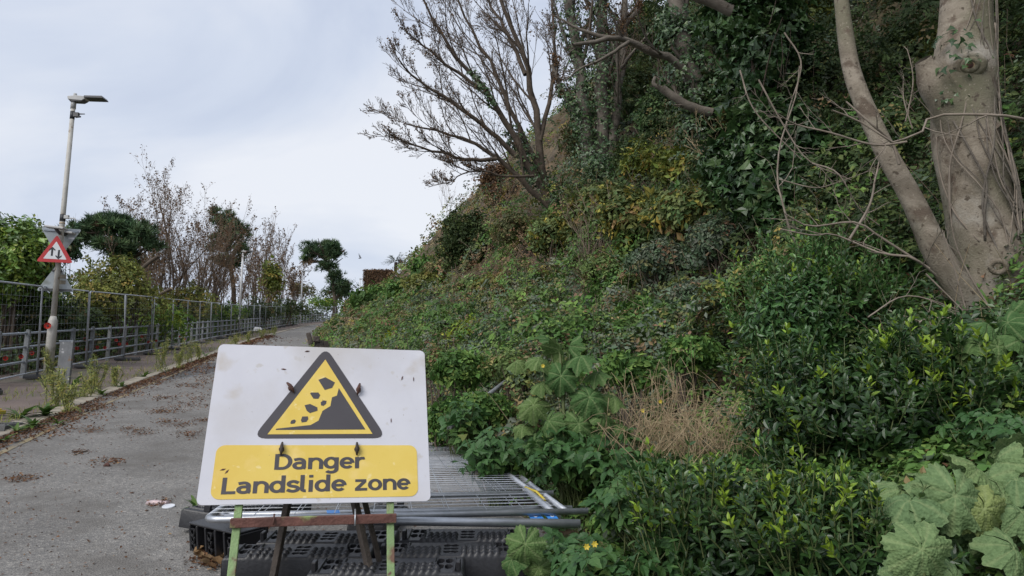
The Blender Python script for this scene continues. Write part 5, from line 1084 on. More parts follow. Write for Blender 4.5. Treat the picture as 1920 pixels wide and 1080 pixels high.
# long bare twigs crossing in front
tw = [([(1925, 226), (1860, 222), (1772, 216), (1722, 246), (1688, 268), (1668, 262), (1648, 236), (1612, 222), (1560, 205)], 5.2, .011), ([(1690, 268), (1640, 272), (1560, 245), (1500, 238), (1440, 225)], 5.3, .009), ([(1690, 300), (1680, 270), (1640, 215), (1600, 190)], 5.35, .012),
      ([(1520, 480), (1500, 440), (1462, 385), (1452, 330), (1462, 260), (1480, 190), (1490, 120)], 6.4, .01), ([(1740, 505), (1660, 450), (1600, 425), (1540, 415), (1470, 400)], 5.4, .01), ([(1755, 520), (1690, 490), (1640, 470), (1580, 450), (1520, 440), (1470, 425)], 5.3, .009),
      ([(1600, 440), (1620, 380), (1640, 330), (1660, 300)], 5.6, .011), ([(1800, 570), (1780, 480), (1765, 430)], 5.2, .006), ([(1850, 600), (1815, 500), (1790, 420), (1780, 320)], 5.25, .007), ([(1700, 220), (1710, 160), (1700, 110), (1698, 80)], 6, .006), ([(1718, 245), (1705, 180), (1700, 130)], 5.9, .006), ([(1530, 300), (1560, 340), (1600, 380), (1650, 420)], 5.9, .007),
      ([(1420, 150), (1480, 230), (1530, 290), (1600, 330)], 6.2, .008), ([(1460, 330), (1520, 350), (1580, 345), (1640, 330)], 6, .006), ([(1470, 60), (1500, 120), (1490, 200), (1470, 260)], 7.5, .009), ([(1380, 120), (1430, 220), (1500, 300)], 7.5, .009), ([(1620, 600), (1700, 560), (1760, 560), (1830, 600)], 5.2, .006), ([(1690, 640), (1740, 600), (1800, 590)], 5.1, .007), ([(1700, 655), (1760, 640), (1830, 650)], 5.1, .007), ([(1760, 660), (1758, 600), (1765, 560)], 5.1, .005), ([(1740, 520), (1790, 580), (1830, 630)], 5.0, .006), ([(1690, 590), (1760, 620), (1840, 640)], 5.15, .006)]
o = empty('dead_brushwood', at(1700, 620, 5.4), 'tangle of long bare twigs spreading left from the forked pale tree', 'brushwood'); P = np.array([bez(px(p, y, .03), 14) for p, y, _ in tw]); R = np.array([np.linspace(r, r * .55, 14) for _, _, r in tw])
for p, r in zip(P, R): mesh_np('long_twig', *tubes(p[None], r[None], 6), M['twig_pale'], o)
c1, r1 = shoots(P, R, 5, .1, .95, (.5, 1.1), .3, .0, .15, rmin=.0025, K=6); c2, r2 = shoots(c1, r1, 3, .2, 1, (.4, .9), .5, 0, .15, rmin=.002, K=4)
mesh_np('side_twigs', *join_tubes([(c1, r1, 4), (c2, r2, 3)]), M['twig_pale'], o)['kind'] = 'stuff'

# ================================================================== NEAR PLANTS
def leaf_object_mesh(name, mat, L_=1.0, wd=.42, fold=.1, curl=.18, nseg=5, serr=0.0):
    V, Fs = [], []; prof = lambda t: math.sin(math.pi * min(1, t ** .8 * .96 + .04)) ** .8
    for i in range(nseg + 1):
        t = i / nseg; w_ = wd / 2 * prof(t) if 0 < t < 1 else .012; z = -curl * t * t; k = 1 + (serr if i % 2 else -serr)
        V += [(t * L_, -w_ * k, z + fold * w_ * 2), (t * L_, 0, z), (t * L_, w_ * k, z + fold * w_ * 2)]
    for i in range(nseg):
        a = i * 3; Fs += [(a, a + 3, a + 4, a + 1), (a + 1, a + 4, a + 5, a + 2)]
    me = bpy.data.meshes.new(name); me.from_pydata(V, [], Fs); me.materials.append(mat); me.polygons.foreach_set('use_smooth', [True] * len(Fs)); me.update(); return me
def frame(x, n):
    x = Vector(tuple(map(float, x))).normalized(); n = Vector(tuple(map(float, n))); n = (n - x * n.dot(x)).normalized(); y = n.cross(x); return Matrix(((x.x, y.x, n.x), (x.y, y.y, n.y), (x.z, y.z, n.z)))
def put_leaf(me, pos, x, n, size, parent, name='leaf'):
    o = bpy.data.objects.new(name, me); COL.objects.link(o); o.parent = parent; o.matrix_parent_inverse = parent.matrix_basis.inverted()
    o.matrix_basis = Matrix.Translation(tuple(map(float, pos))) @ frame(x, n).to_4x4() @ Matrix.Scale(float(size), 4); return o
SPM = [leaf_object_mesh('spindle_leaf', M['spindle'], wd=.46, fold=.14, curl=c) for c in (.08, .2, .3)]; SPY = [leaf_object_mesh('spindle_young_leaf', M['spindle_young'], wd=.44, fold=.2, curl=c) for c in (.02, .12)]
def spindle(c, rad, nsh, L_, label, young=.3, name='spindle_shrub', nobj=270, pairs=(5, 8), tall=.14, dark=1.0, wide=1.0):
    c = np.asarray(c, float); rad = np.asarray(rad); o = empty(name, (c[0], c[1], float(ground(c[0], c[1]))), label, 'shrub')
    P, Q = lumpy(c, rad, nsh, 30, .34, .5, False); st, LP, LX, LN, LS, LC, LYg = [], [], [], [], [], [], []
    for p, q in zip(P, Q):
        d = nrm(q * .55 + np.array((0, -.05, .75)) + rng.normal(0, .2, 3)); h = tall * rng.uniform(.6, 1.4); np_ = rng.integers(*pairs); yg = rng.random() < young and q[2] > .1; side = nrm(np.cross(d, rng.normal(size=3)))
        st.append(bez([p - d * h * .3, p, p + d * h], 4)); fw = np.cross(d, side)
        for k in range(np_):
            t = (k + .6) / np_; ax = side if k % 2 else fw
            for sg in (-1, 1):
                op = .95 - .55 * t; x = nrm(ax * sg * op + d * (1 - op * .55) + rng.normal(0, .12, 3) + np.array((0, 0, -.05))); n = nrm(d - x * (d @ x) + rng.normal(0, .15, 3))
                LP.append(p + d * h * t + ax * sg * .004); LX.append(x); LN.append(n); LS.append(L_ * rng.uniform(.7, 1.2) * (1.05 - .35 * t)); LYg.append(yg and t > .45)
    st = np.array(st); V, Fs = tubes(st, np.tile(np.linspace(.004, .002, 4), (len(st), 1)), 4); mesh_np('shoots', V, Fs, M['green_stem'], o)['kind'] = 'stuff'
    LP, LX, LN, LS, LYg = map(np.array, (LP, LX, LN, LS, LYg)); face = np.abs((LN * nrm(np.array((0, 0, CZ)) - LP)).sum(1)); dist = np.linalg.norm(LP - np.array((0, 0, CZ)), axis=1)
    # hidden-depth estimate: leaves near the side that faces the camera show largest
    fr = ((LP - c) / rad) @ np.array((-c[0], -c[1], .9)) / np.linalg.norm((c[0], c[1], .9)); order = np.argsort(-(fr + .5 * face + (LYg * .3)))[:nobj]; mk = np.zeros(len(LP), bool); mk[order] = True
    for i in order: put_leaf((SPY if LYg[i] else SPM)[rng.integers(0, 2)], LP[i], LX[i], LN[i], LS[i], o)
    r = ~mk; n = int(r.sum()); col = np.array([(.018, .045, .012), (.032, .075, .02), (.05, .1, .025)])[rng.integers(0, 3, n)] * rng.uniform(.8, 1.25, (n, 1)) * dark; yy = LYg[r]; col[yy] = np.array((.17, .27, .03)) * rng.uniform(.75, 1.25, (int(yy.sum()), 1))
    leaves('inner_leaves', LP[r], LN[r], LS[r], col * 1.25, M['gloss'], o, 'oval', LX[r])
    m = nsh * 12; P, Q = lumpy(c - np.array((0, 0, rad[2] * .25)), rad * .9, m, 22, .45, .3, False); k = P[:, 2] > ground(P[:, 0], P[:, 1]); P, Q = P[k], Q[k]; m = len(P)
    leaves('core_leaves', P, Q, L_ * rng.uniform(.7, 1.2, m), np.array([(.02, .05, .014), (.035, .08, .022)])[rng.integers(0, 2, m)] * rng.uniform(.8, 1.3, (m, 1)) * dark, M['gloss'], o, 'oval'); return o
spindle(at(1620, 765, 4.7), (1.0, .6, .62), 680, .062, 'large dark glossy spindle bush with lime-green shoot tips right of centre', .3, nobj=290)
spindle(at(1420, 985, 3.45), (.66, .42, .36), 380, .052, 'low spindle bush with lime-green tips at the bottom of the picture', .38, nobj=290)
spindle(at(1590, 1040, 3.1), (.42, .32, .22), 170, .05, 'small spindle bush at the bottom left of the near mallow', .34, nobj=170)
spindle(at(1775, 745, 4.35), (.5, .4, .4), 300, .064, 'spindle shoots below the pale forked trunk', .35, nobj=170)
# privet: upright shoots with narrower leaves
spindle(at(1530, 585, 5.9), (.78, .5, .5), 380, .06, 'grey-green privet with tall upright shoots behind the spindle bush', .05, 'privet_shrub', 200, (7, 11), .3, 1.9)
# ---- alexanders: three-part leaves
def tri_leaf_mesh(name, mat):
    V, Fs = [], []
    for ang, sc, ox in ((0, 1, .28), (68, .8, .22), (-68, .8, .22)):
        a = R_(ang); outl = [(0, 0), (.12, .2), (.2, .2), (.3, .32), (.42, .27), (.55, .3), (.7, .17), (.82, .14), (1, 0)]
        pts = outl + [(x, -y) for x, y in outl[-2:0:-1]]; b = len(V); mid = [(.0, 0), (.35, 0), (.7, 0), (1, 0)]
        for x, y in pts:
            z = .12 * abs(y) - .18 * x * x * sc; x, y = (x * .62 * sc + ox * .3), y * .62 * sc; V.append((x * math.cos(a) - y * math.sin(a) + ox * .4, x * math.sin(a) + y * math.cos(a), z))
        V.append(((.4 * .62 * sc + ox * .3) * math.cos(a) + ox * .4, (.4 * .62 * sc + ox * .3) * math.sin(a), -.03)); m = len(V) - 1; n = len(pts); Fs += [(m, b + i, b + (i + 1) % n) for i in range(n)]
    me = bpy.data.meshes.new(name); me.from_pydata(V, [], Fs); me.materials.append(mat); me.update(); return me
ALX = tri_leaf_mesh('leaf', M['alex'])
def alexanders(c, rad, n, L_, label):
    c = np.asarray(c, float); b = np.array((c[0], c[1], float(ground(c[0], c[1])))); o = empty('alexanders_plant', b, label, 'plant', 'leafy alexanders at the foot of the bank'); P, Q = lumpy(c, rad, n, 18, .36, .7)
    st = []
    for p, q in zip(P, Q):
        q = nrm(q * .7 + np.array((-.1, -.35, .8))); x = nrm(np.array((q[0], q[1], 0)) * .8 + rng.normal(0, .6, 3) + np.array((0, -.2, -.35))); put_leaf(ALX, p, x, q, L_ * rng.uniform(.65, 1.25), o)
        st.append(bez([b + rng.normal(0, .12, 3) * (rad[0], rad[1], 0), (b + p) / 2 + rng.normal(0, .04, 3) + np.array((0, 0, .06)), p], 5))
    st = np.array(st); V, Fs = tubes(st, np.tile(np.linspace(.005, .0025, 5), (len(st), 1)), 4); mesh_np('stalks', V, Fs, M['green_stem'], o)['kind'] = 'stuff'
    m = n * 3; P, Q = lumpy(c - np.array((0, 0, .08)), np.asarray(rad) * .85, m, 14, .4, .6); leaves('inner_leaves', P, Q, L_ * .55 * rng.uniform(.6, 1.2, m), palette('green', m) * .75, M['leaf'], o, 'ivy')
alexanders(at(935, 860, 5.9), (.36, .45, .3), 120, .15, 'alexanders plant spilling over the right edge of the stacked panels')
alexanders(at(1085, 865, 5.3), (.46, .45, .32), 160, .15, 'alexanders plant below the middle mallow')
alexanders(at(1215, 955, 4.3), (.34, .36, .26), 120, .13, 'alexanders plant right of the loose tube end')
alexanders(at(1130, 1075, 3.5), (.28, .3, .17), 90, .11, 'alexanders plant at the bottom edge right of the mallow leaf')
alexanders(at(1240, 1020, 3.6), (.22, .3, .2), 60, .1, 'alexanders plant left of the low spindle bush')
alexanders(at(870, 800, 7.2), (.3, .5, .28), 90, .15, 'alexanders plant at the far corner of the stacked panels')
alexanders(at(1880, 815, 3.8), (.3, .35, .2), 80, .11, 'yellowish leafy plant between the two right-hand mallows')
alexanders(at(1065, 1035, 4.05), (.22, .3, .17), 60, .11, 'alexanders plant in the gap below the loose tube end')
alexanders(at(1200, 890, 4.9), (.34, .4, .24), 90, .13, 'alexanders plant under the dry grass tuft')
# ---- tree mallows: big crinkled lobed leaves
def mallow_mesh(name, mat, seed):
    g = np.random.default_rng(seed); na, nr = 85, 8; V = [(0, 0, 0)]; Fs = []; ph = g.uniform(0, 6)
    for j in range(1, nr + 1):
        rho = j / nr
        for i in range(na):
            t = -math.pi * .98 + 2 * math.pi * .98 * i / (na - 1); lobe = .74 + .26 * abs(math.cos(t * 3.5)) ** .75 + .05 * math.sin(t * 2 + ph); tooth = 1 + .05 * math.sin(t * 31 + ph) * rho; r = rho * (.8 + (lobe - .8) * rho ** 2) * tooth
            x_, y_ = r * math.cos(t), r * math.sin(t); cr_ = float(vnoise(x_ * 4.5 + 9 * seed, y_ * 4.5 + 40)) - .5; c2_ = float(vnoise(x_ * 11 + 9 * seed, y_ * 11 + 80)) - .5
            z = -.06 * rho * math.cos(t * 7) + .06 * rho ** 3 * math.sin(t * 9 + ph) + .1 * rho ** 2 * math.sin(t * 3 + 2 * ph) + .3 * rho - .75 * rho ** 2 + .1 * rho * math.sin(t * 2 + ph) + .13 * cr_ * rho + .05 * c2_
            V.append((r * math.cos(t) * .5, r * math.sin(t) * .5, z * .55))
    for i in range(na - 1): Fs.append((0, 1 + i, 2 + i))
    for j in range(nr - 1):
        for i in range(na - 1): a = 1 + j * na + i; Fs.append((a, a + na, a + na + 1, a + 1))
    me = bpy.data.meshes.new(name); me.from_pydata(V, [], Fs); me.materials.append(mat); me.polygons.foreach_set('use_smooth', [True] * len(Fs))
    at_ = me.attributes.new('vein', 'FLOAT', 'POINT'); vv = [1.0] + [max(0, math.cos((-math.pi * .98 + 2 * math.pi * .98 * i / (na - 1)) * 7) - .75) * 4 * (1 - .5 * j / nr) for j in range(1, nr + 1) for i in range(na)]; at_.data.foreach_set('value', vv); me.update(); return me
MALL = [mallow_mesh('mallow_leaf', M['mallow'], k) for k in range(4)]; MALD = [mallow_mesh('mallow_dark_leaf', M['mallow_dark'], 10 + k) for k in range(4)]
def mallow(base, leafs, label, meshes, stem_top=None, extra=0, spread=.3, L_=.2):
    base = np.asarray(base, float); base[2] = float(ground(base[0], base[1])) - .02; o = empty('tree_mallow', base, label, 'mallow'); top = base + np.array((0, 0, .5)) if stem_top is None else np.asarray(stem_top)
    MB().tube(bez([base, (base + top) / 2 + np.array((.03, 0, 0)), top], 8), [.018, .017, .016, .015, .014, .012, .011, .009], 7).build('stem', M['green_stem'], o)
    for (p, s, x, n) in leafs: 
        put_leaf(meshes[rng.integers(0, 4)], p, x, n, s, o); f = rng.uniform(.45, .95); q = base + (top - base) * f
        MB().tube(bez([q, (q + p) / 2 + np.array((0, 0, -.02)), p - np.asarray(n) * .004], 6), np.linspace(.006, .004, 6), 5).build('leaf_stalk', M['green_stem'], o)
    return o
def ml(lst, y0): return [(at(u, v, y0 + dy), s, (math.cos(R_(a)), -.35, math.sin(R_(a)) - .3), n) for u, v, dy, s, a, n in lst]
U1 = (-.1, -.55, .85); U2 = (-.35, -.6, .7); U3 = (.3, -.5, .8); U4 = (0, -.85, .5)
mallow(at(1850, 1040, 2.9), ml([(1705, 940, 0, .25, 190, (-.25, -.35, .9)), (1790, 930, -.05, .27, 250, (0, -.6, .8)), (1740, 905, .1, .2, 160, (-.2, -.3, .9)), (1830, 880, .1, .22, 120, (0, -.45, .9)), (1870, 870, .2, .22, 80, (.1, -.4, .9)), (1880, 930, .05, .25, 300, (.1, -.6, .8)), (1905, 900, .1, .23, 20, (.2, -.5, .85)), (1850, 905, .15, .22, 60, U1), (1925, 870, .25, .22, 60, (.2, -.4, .9)), (1890, 840, .35, .2, 90, (0, -.3, .95)), (1915, 960, 0, .2, 340, (.3, -.6, .75)), (1690, 920, .15, .2, 150, U2), (1800, 985, .05, .18, 250, U4), (1760, 900, .2, .2, 130, (-.1, -.3, .9)), (1845, 955, -.05, .22, 270, U4), (1680, 965, .05, .18, 200, U2), (1860, 1000, .0, .2, 280, U4), (1900, 1030, -.1, .22, 320, (.2, -.6, .75))], 2.9), 'large pale crinkled mallow at the bottom right corner', MALL, at(1860, 890, 3.05))
mallow(at(1735, 1090, 2.55), ml([(1728, 1030, 0, .22, 260, (-.05, -.75, .7)), (1690, 1065, .05, .14, 200, U2), (1790, 1085, .05, .16, 300, U1)], 2.55), 'single broad pale mallow leaf at the bottom edge', MALL, at(1735, 1050, 2.6))
mallow(at(1050, 880, 5.3), ml([(1050, 660, .1, .24, 100, (0, -.3, .95)), (1010, 675, 0, .22, 170, U2), (1090, 670, 0, .24, 20, U3), (1052, 705, -.05, .26, 260, U4), (1000, 760, -.05, .24, 200, U4), (1105, 745, -.05, .28, 320, U4), (1120, 700, .05, .2, 20, U3), (1015, 720, 0, .18, 190, U2), (1085, 795, -.05, .24, 280, U4), (1030, 790, -.05, .2, 240, U2), (1130, 780, 0, .2, 330, U3), (1060, 835, -.1, .2, 270, U4), (1110, 830, -.05, .22, 300, U4), (980, 800, 0, .17, 190, U2), (1150, 745, .1, .22, 350, U3), (1165, 800, .1, .18, 340, U3), (970, 680, .1, .18, 180, U2), (1070, 650, .15, .2, 70, U1), (1030, 640, .2, .18, 120, U1), (1000, 830, -.05, .17, 220, U4)], 5.3), 'tall mallow standing right of the sign in mid bank', MALD, at(1050, 660, 5.35))
mallow(at(1880, 800, 4.2), ml([(1850, 610, 0, .22, 150, U2), (1890, 605, .05, .22, 60, U1), (1830, 640, -.05, .2, 190, U2), (1870, 650, -.05, .22, 260, U4), (1910, 640, 0, .22, 320, U3), (1845, 690, -.05, .2, 220, U2), (1885, 700, -.05, .22, 280, U4), (1915, 690, 0, .22, 340, U3), (1860, 735, -.05, .18, 250, U4), (1900, 745, -.05, .2, 290, U4), (1820, 665, 0, .16, 190, U2), (1900, 590, .15, .18, 80, U1), (1840, 720, 0, .16, 200, U2), (1930, 610, .1, .22, 30, U3), (1870, 780, -.05, .18, 260, U4)], 4.2), 'green mallow beside the foot of the thick pale trunk', MALD, at(1880, 610, 4.3))
mallow(at(990, 1080, 3.75), ml([(985, 1020, -.05, .2, 262, (-.05, -.85, .5)), (960, 1050, 0, .15, 220, U2), (1010, 1065, 0, .15, 300, U4), (1030, 1070, .05, .12, 330, U3)], 3.75), 'broad mallow leaves poking out beside the ballast blocks', MALD, at(990, 1000, 3.8))
# small flat ivy patch under the near mallow
bush('ivy_thicket', at(1690, 1010, 3.0) - np.array((0, 0, .12)), (.3, .3, .12), 420, .05, 'ivy', 'dull dark ivy patch beside the broad mallow leaf', 'ivy', None, 'gloss', 14, .4, 'ivy', 3)
# ---- dry grass tuft
def grass_tuft(c, n, r, h, label, mat='straw'):
    c = np.asarray(c, float); o = empty('dry_grass', c, label, 'grass tuft'); st = []
    for k in range(n):
        a = rng.uniform(0, 6.28); b = c + np.array((rng.normal(0, r * .6), rng.normal(0, r * .5), -h * rng.uniform(.5, .9))); q = b + np.array((rng.normal(0, r * .35), rng.normal(0, r * .3), h * rng.uniform(.4, 1.3))); e = q + np.array((math.cos(a) * r * rng.uniform(.15, .8), math.sin(a) * r * .5, h * rng.uniform(-.9, .25))); f = e + np.array((math.cos(a) * r * .3, rng.normal(0, .06), -h * rng.uniform(-.1, .6))); st.append(bez([b, q, e, f], 9))
    st = np.array(st); V, Fs = tubes(st, np.tile(np.linspace(.0024, .0012, 9), (n, 1)), 3); mesh_np('stalks', V, Fs, M[mat], o)['kind'] = 'stuff'
grass_tuft(at(1285, 800, 5.2), 210, .36, .26, 'heap of dry straw-coloured grass in the middle of the near bank')
grass_tuft(at(1245, 740, 5.6), 60, .35, .4, 'sparse dry stalks behind the straw heap')
grass_tuft(at(960, 540, 22), 260, 1.2, .9, 'pale dead grass patch in the middle distance')
# yellow ragwort flowers
for k, (u, v, y, lab) in enumerate(((1100, 1025, 3.4, 'small yellow flower right of the mallow leaf by the tube'), (1115, 1020, 3.42, 'second small yellow flower beside the first, slightly higher'), (1205, 770, 5.2, 'small yellow flower left of the straw heap'), (1238, 753, 5.2, 'small yellow flower above the straw heap'), (1018, 686, 5.2, 'small yellow flower in the mallow by the sign'), (900, 818, 6, 'tiny yellow flower among the leaves beyond the panels'))):
    c = Vector(at(u, v, y)); o = empty('yellow_flower', c, lab, 'flower'); b = MB()
    for j in range(6):
        t = j * 1.047; d = Vector((math.cos(t), -.3, math.sin(t))); n = Vector((-math.sin(t), 0, math.cos(t))); b.add([c, c + d * .009 + n * .005, c + d * .016, c + d * .009 - n * .005], [(0, 1, 2, 3)])
    b.build('petals', M['yellowband'], o); MB().tube([c + Vector((0, .004, 0)), c + Vector((.02, .05, -.2))], .0022, 5).build('stem', M['green_stem'], o)
# fallen pole, stump
tag(MB().tube([at(842, 803, 7.1), at(900, 752, 7.6), at(965, 702, 8.2)], .022, 10).build('fallen_pole', M['post_grey']), 'grey pole lying half buried in the weeds beyond the panels', 'pole')
b = hit(655, 628); s = b[1] / F; o = empty('tree_stump', b, 'sawn stump wrapped in dry stems at the far road edge', 'stump'); MB().tube([b - np.array((0, 0, .1)), b + np.array((0, 0, 20 * s)), b + np.array((0, 0, 32 * s))], [13 * s, 11 * s, 10 * s], 12).build('stump', M['bark'], o)
MB().tube([b + np.array((0, 0, 32 * s)), b + np.array((0, 0, 32.6 * s))], 9.6 * s, 12).build('cut_top', M['wood_cut'], o)
st = np.array([bez([b + np.array((rng.normal(0, 14 * s), rng.normal(0, 10 * s), 0)), b + np.array((rng.normal(0, 10 * s), -12 * s, 18 * s)), b + np.array((rng.normal(0, 9 * s), -9 * s, 32 * s))], 6) for k in range(40)]); mesh_np('dry_stems', *tubes(st, np.full(st.shape[:2], .012), 3), M['straw'], o)['kind'] = 'stuff'

# ================================================================== KERB WEEDS, LITTER
def fleabane(u, v, H, n, label):
    b = hit(u, v, base=lambda x, y: plane(y) + .035); o = empty('fleabane_plant', b, label, 'weed', 'tall wispy weeds along the kerb'); st = []; H *= .75
    for k in range(n): a = rng.uniform(0, 6.28); e = b + np.array((math.cos(a) * H * .42 * rng.random(), math.sin(a) * H * .42 * rng.random(), H * rng.uniform(.55, 1.05))); st.append(bez([b + rng.normal(0, .08, 3) * (1, 1, 0), (b + e) / 2 + rng.normal(0, .03, 3), e], 6))
    st = np.array(st); R = np.full(st.shape[:2], .005); c1, r1 = shoots(st, R, 9, .45, 1, (.4, .8), .22, .3, rmin=.003, K=4); mesh_np('stems', *join_tubes([(st, R, 4), (c1, r1, 3)]), M['green_stem'], o)['kind'] = 'stuff'
    m = n * 48; i = rng.integers(0, n, m); t = rng.random(m); k = np.clip((t * 5).astype(int), 0, 4); fr = (t * 5 - k)[:, None]; P = st[i, k] * (1 - fr) + st[i, k + 1] * fr; q = rng.integers(0, len(c1), m // 2); P = np.concatenate([P, c1[q, rng.integers(0, 4, m // 2)]]); m = len(P)
    D = rng.normal(size=(m, 3)) + np.array((0, 0, .5)); leaves('leaves', P + rng.normal(0, .012, (m, 3)), rng.normal(size=(m, 3)) + np.array((0, -.3, .6)), .085 * rng.uniform(.4, 1.2, m), palette('olive', m) * 1.7 + .02, M['leaf'], o, 'blade', D)
fl = [(104, 762, .85, 14, 'front bushy wispy weed at the kerb below the marker post'), (92, 712, .9, 10, 'wispy weed hiding the foot of the lamp post'), (122, 772, .6, 10, 'low wispy weed at the kerb edge right of the front one'), (178, 738, .95, 12, 'tall wispy weed at the kerb right of the marker post'), (160, 745, .6, 8, 'wispy weed beside the tall one right of the marker post'), (215, 725, .5, 8, 'short wispy weed on the kerb in mid pavement'), (300, 698, 1.2, 12, 'tall wispy weed spire by the middle of the kerb'), (335, 690, .8, 10, 'wispy weed clump right of the spire'), (352, 680, .95, 10, 'wispy weed clump halfway along the visible kerb'), (372, 675, .8, 8, 'wispy weed clump just before the sign edge'), (440, 650, .9, 10, 'wispy weed at the foot of the second lamp'), (465, 642, .8, 10, 'wispy weed right of the second lamp'), (490, 634, .9, 10, 'far wispy weed along the kerb above the sign'), (515, 628, .9, 10, 'farthest wispy weed along the kerb above the sign')]
for a in fl: fleabane(*a)
DAN = leaf_object_mesh('leaf', leafmat('dandelion_leaf', .5, .4, .25, obj=[(0, (.07, .14, .03)), (1, (.12, .2, .04))]), wd=.28, fold=.15, curl=.5, nseg=6, serr=.25)
for k, (u, v, n, L_, lab) in enumerate(((38, 785, 16, .3, 'leafy dandelion tuft by the left kerb'), (62, 800, 22, .22, 'bright green rounded tuft at the kerb edge'), (85, 780, 14, .26, 'green tuft right of the bright rounded one'), (30, 810, 12, .2, 'small green tuft nearest the left picture edge'), (135, 730, 12, .32, 'green leafy tuft behind the marker post weeds'), (108, 795, 9, .16, 'small flat weed on the kerb joint'), (10, 826, 9, .16, 'small green weed beside the grey ballast block'), (190, 740, 9, .2, 'small green weed on the kerb joint further up'), (228, 726, 9, .2, 'small green weed at the kerb beside the leaf litter'), (270, 708, 9, .25, 'green weed on the kerb joint in mid distance'), (385, 668, 10, .3, 'far green weed on the kerb left of the sign'), (366, 955, 5, .12, 'tiny green weed on the road at the sign corner'))):
    b = hit(u, v, base=lambda x, y: plane(y) + .03); o = empty('dandelion_tuft', b, lab, 'weed')
    for j in range(n): a = rng.uniform(0, 6.28); el = rng.uniform(.2, 1.2); x = np.array((math.cos(a) * math.cos(el), math.sin(a) * math.cos(el), math.sin(el))); put_leaf(DAN, b, x, np.array((0, 0, 1.)) - x * .3, L_ * rng.uniform(.6, 1.2), o)
def scatter_litter():
    P, sz = [], []
    n = 15000; y = np.exp(rng.uniform(math.log(7), math.log(50), n)); off = np.abs(rng.normal(0, .32, n)) - .12 + .25 * (fbm(y * .7, y * 0, 2) - .4); x = kerbX(y) + off; g = (off > .0) & (rng.random(n) < np.clip(fbm(x * 1.5, y * 1.5, 3) * 2.6 - .55, .04, 1)); x, y = x[g], y[g]
    P.append(np.stack([x, y, plane(y) + rng.uniform(.004, .04, len(x))], 1)); sz.append(np.maximum(.045, .0032 * y) * rng.uniform(.6, 1.3, len(x)))
    blobs = [(172, 808, 16, 4), (265, 812, 20, 4), (335, 797, 24, 4), (355, 815, 22, 4), (205, 867, 22, 3), (305, 747, 20, 3), (320, 770, 26, 4), (350, 760, 28, 5), (375, 745, 30, 5), (360, 725, 25, 4), (385, 700, 22, 4), (390, 715, 26, 4), (40, 900, 20, 3), (310, 792, 10, 2), (240, 805, 8, 2), (300, 773, 16, 2), (380, 790, 14, 2), (370, 680, 20, 3), (395, 690, 16, 3), (150, 850, 10, 1.5), (500, 640, 40, 6), (460, 648, 30, 4), (300, 945, 12, 2.5), (385, 1050, 16, 4), (405, 1060, 14, 4), (700, 600, 30, 4)]
    for u, v, ru, rv in blobs:
        m = int(15 * ru ** .8); uu = u + rng.normal(0, ru * .75, m); vv = v + rng.normal(0, rv * .95, m); q = np.array([hit(a, b, base=lambda x, y: plane(y)) for a, b in zip(uu[:90], vv[:90])]); k = rng.integers(0, len(q), m); q = q[k] + rng.normal(0, .03, (m, 3)) * (1, 2, 0); q[:, 2] = plane(q[:, 1]) + rng.uniform(.004, .025, m); P.append(q); sz.append(np.maximum(.03, .003 * q[:, 1]) * rng.uniform(.5, 1.3, m))
    m = 4200; uu = rng.uniform(-30, 420, m); r = polar(m, -36, 6, 4, 30); x, y = r; g = (x > kerbX(y) + .1) & (x < footX(y) + .3); x, y = x[g], y[g]; P.append(np.stack([x, y, plane(y) + .006], 1)); sz.append(np.full(len(x), .022) * rng.uniform(.5, 1.5, len(x)))
    P = np.concatenate(P); sz = np.concatenate(sz); n = len(P); tag(leaves('leaf_litter', P, rng.normal(0, .35, (n, 3)) + np.array((0, -.1, 1)), sz, palette('litter', n), M['litter'], None, 'rhomb'), 'brown fallen leaves and needles drifted along the kerb and road', 'leaf litter', None, 'stuff')
    n = 4000; y = np.exp(rng.uniform(math.log(8), math.log(60), n)); x = kerbX(y) - .3 - rng.uniform(0, 1, n) ** 1.6 * 1.9; g = rng.random(n) < np.clip(fbm(x * 1.1 + 4, y * 1.1, 3) * 3 - 1.1, 0, 1); x, y = x[g], y[g]; n = len(x)
    tag(leaves('pavement_grass', np.stack([x, y, plane(y) + .04], 1), rng.normal(0, .4, (n, 3)) + np.array((0, -.8, .3)), np.maximum(.09, .005 * y) * rng.uniform(.5, 1.3, n), palette('olive', n), M['leaf'], None, 'blade', rng.normal(0, .4, (n, 3)) + np.array((0, 0, 1))), 'thin grass and moss growing across the pavement', 'grass', None, 'stuff')
scatter_litter()
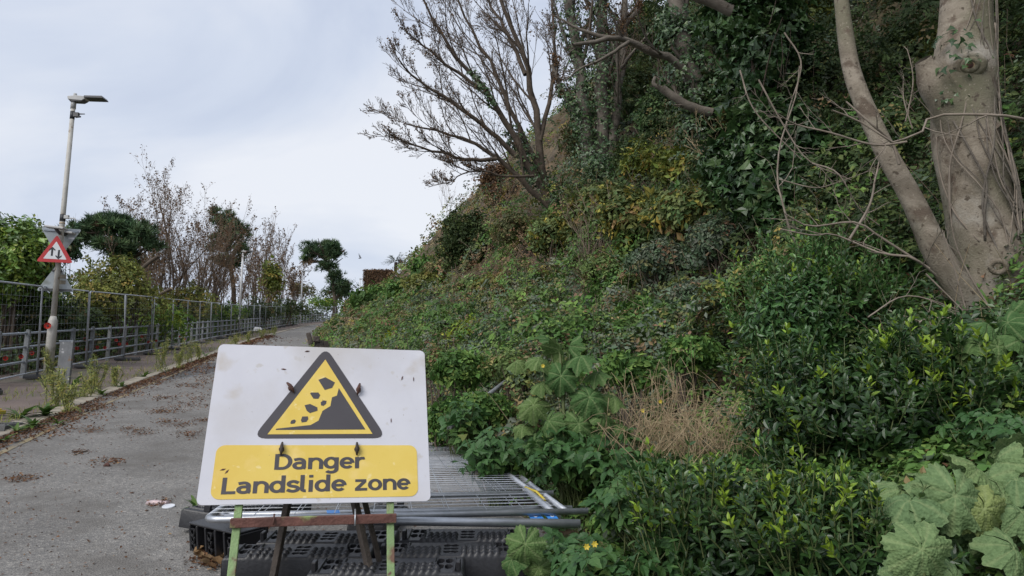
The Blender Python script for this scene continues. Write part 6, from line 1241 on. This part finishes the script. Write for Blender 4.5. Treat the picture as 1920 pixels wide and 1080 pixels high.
# big curled dead leaves by the ballast blocks, one by one
DL = leaf_object_mesh('dead_leaf', leafmat('curled_dead_leaf', .8, .15, .15, obj=[(0, (.17, .1, .055)), (.5, (.27, .17, .09)), (1, (.36, .25, .15))]), wd=.7, fold=.5, curl=-.4, nseg=5, serr=.2)
dl = [(380, 1052), (388, 1056), (395, 1050), (402, 1058), (412, 1055), (392, 1062), (375, 1047), (448, 1062), (455, 1068), (470, 1010), (418, 1064), (362, 1040), (500, 1076), (405, 1071)]
for k, (u, v) in enumerate(dl):
    p = at_ground(u, v); a = rng.uniform(0, 6.28); o = put_leaf.__globals__['bpy'].data.objects.new('dead_leaf', DL); COL.objects.link(o); o.matrix_basis = Matrix.Translation((p[0], p[1], p[2] + .012)) @ frame((math.cos(a), math.sin(a), .2), (rng.normal(0, .3), -.3, 1)).to_4x4() @ Matrix.Scale(float(rng.uniform(.06, .1)), 4)
    tag(o, 'curled tan dead leaf by the ballast blocks, %s from the left' % ORD[sorted(range(len(dl)), key=lambda q: dl[q]).index(k)], 'dead leaf', 'curled dead leaves beside the ballast blocks')
# crushed can and white lid
p = Vector(at_ground(300, 948)); o = empty('crushed_can', p, 'flattened pinkish drinks can lying on the road left of the sign', 'can'); b = MB()
b.tube([p + Vector((-.11, .03, .012)), p + Vector((-.04, .0, .02)), p + Vector((.02, .01, .014)), p + Vector((.07, -.02, .016))], [.02, .026, .02, .024], 9); b.build('body', M['can'], o)
p = Vector(at_ground(316, 952)); tag(MB().tube([p + Vector((0, 0, .006)), p + Vector((0, -.002, .016))], [.048, .045], 16).build('white_lid', M['blob_white']), 'round white plastic lid beside the crushed can', 'lid')
p = Vector(at_ground(200, 876)); tag(MB().tube([p + Vector((-.03, 0, .01)), p + Vector((0, .01, .025)), p + Vector((.03, -.005, .01))], [.012, .024, .01], 7).build('dark_clod', M['rust']), 'small dark clod of dirt on the road', 'clod')
tag(MB().tube([at_ground(138, 855) + np.array((0, 0, .008)), at_ground(152, 850) + np.array((0, 0, .014)), at_ground(163, 846) + np.array((0, 0, .008))], [.004, .007, .005], 6).build('fallen_twig', M['twig_red']), 'short curved twig lying on the road', 'twig')
b = hit(483, 622, base=lambda x, y: plane(y)); c = Vector(b); me = MB().box(c + Vector((0, 0, .18)), (.75, .6, .38), Matrix.Rotation(.4, 3, 'Z'), taper=.7); tag(me.build('rubble_stone', M['lamp_white'], bevel=.09, seg=3), 'pale lump of rubble on the pavement by the second lamp', 'stone')
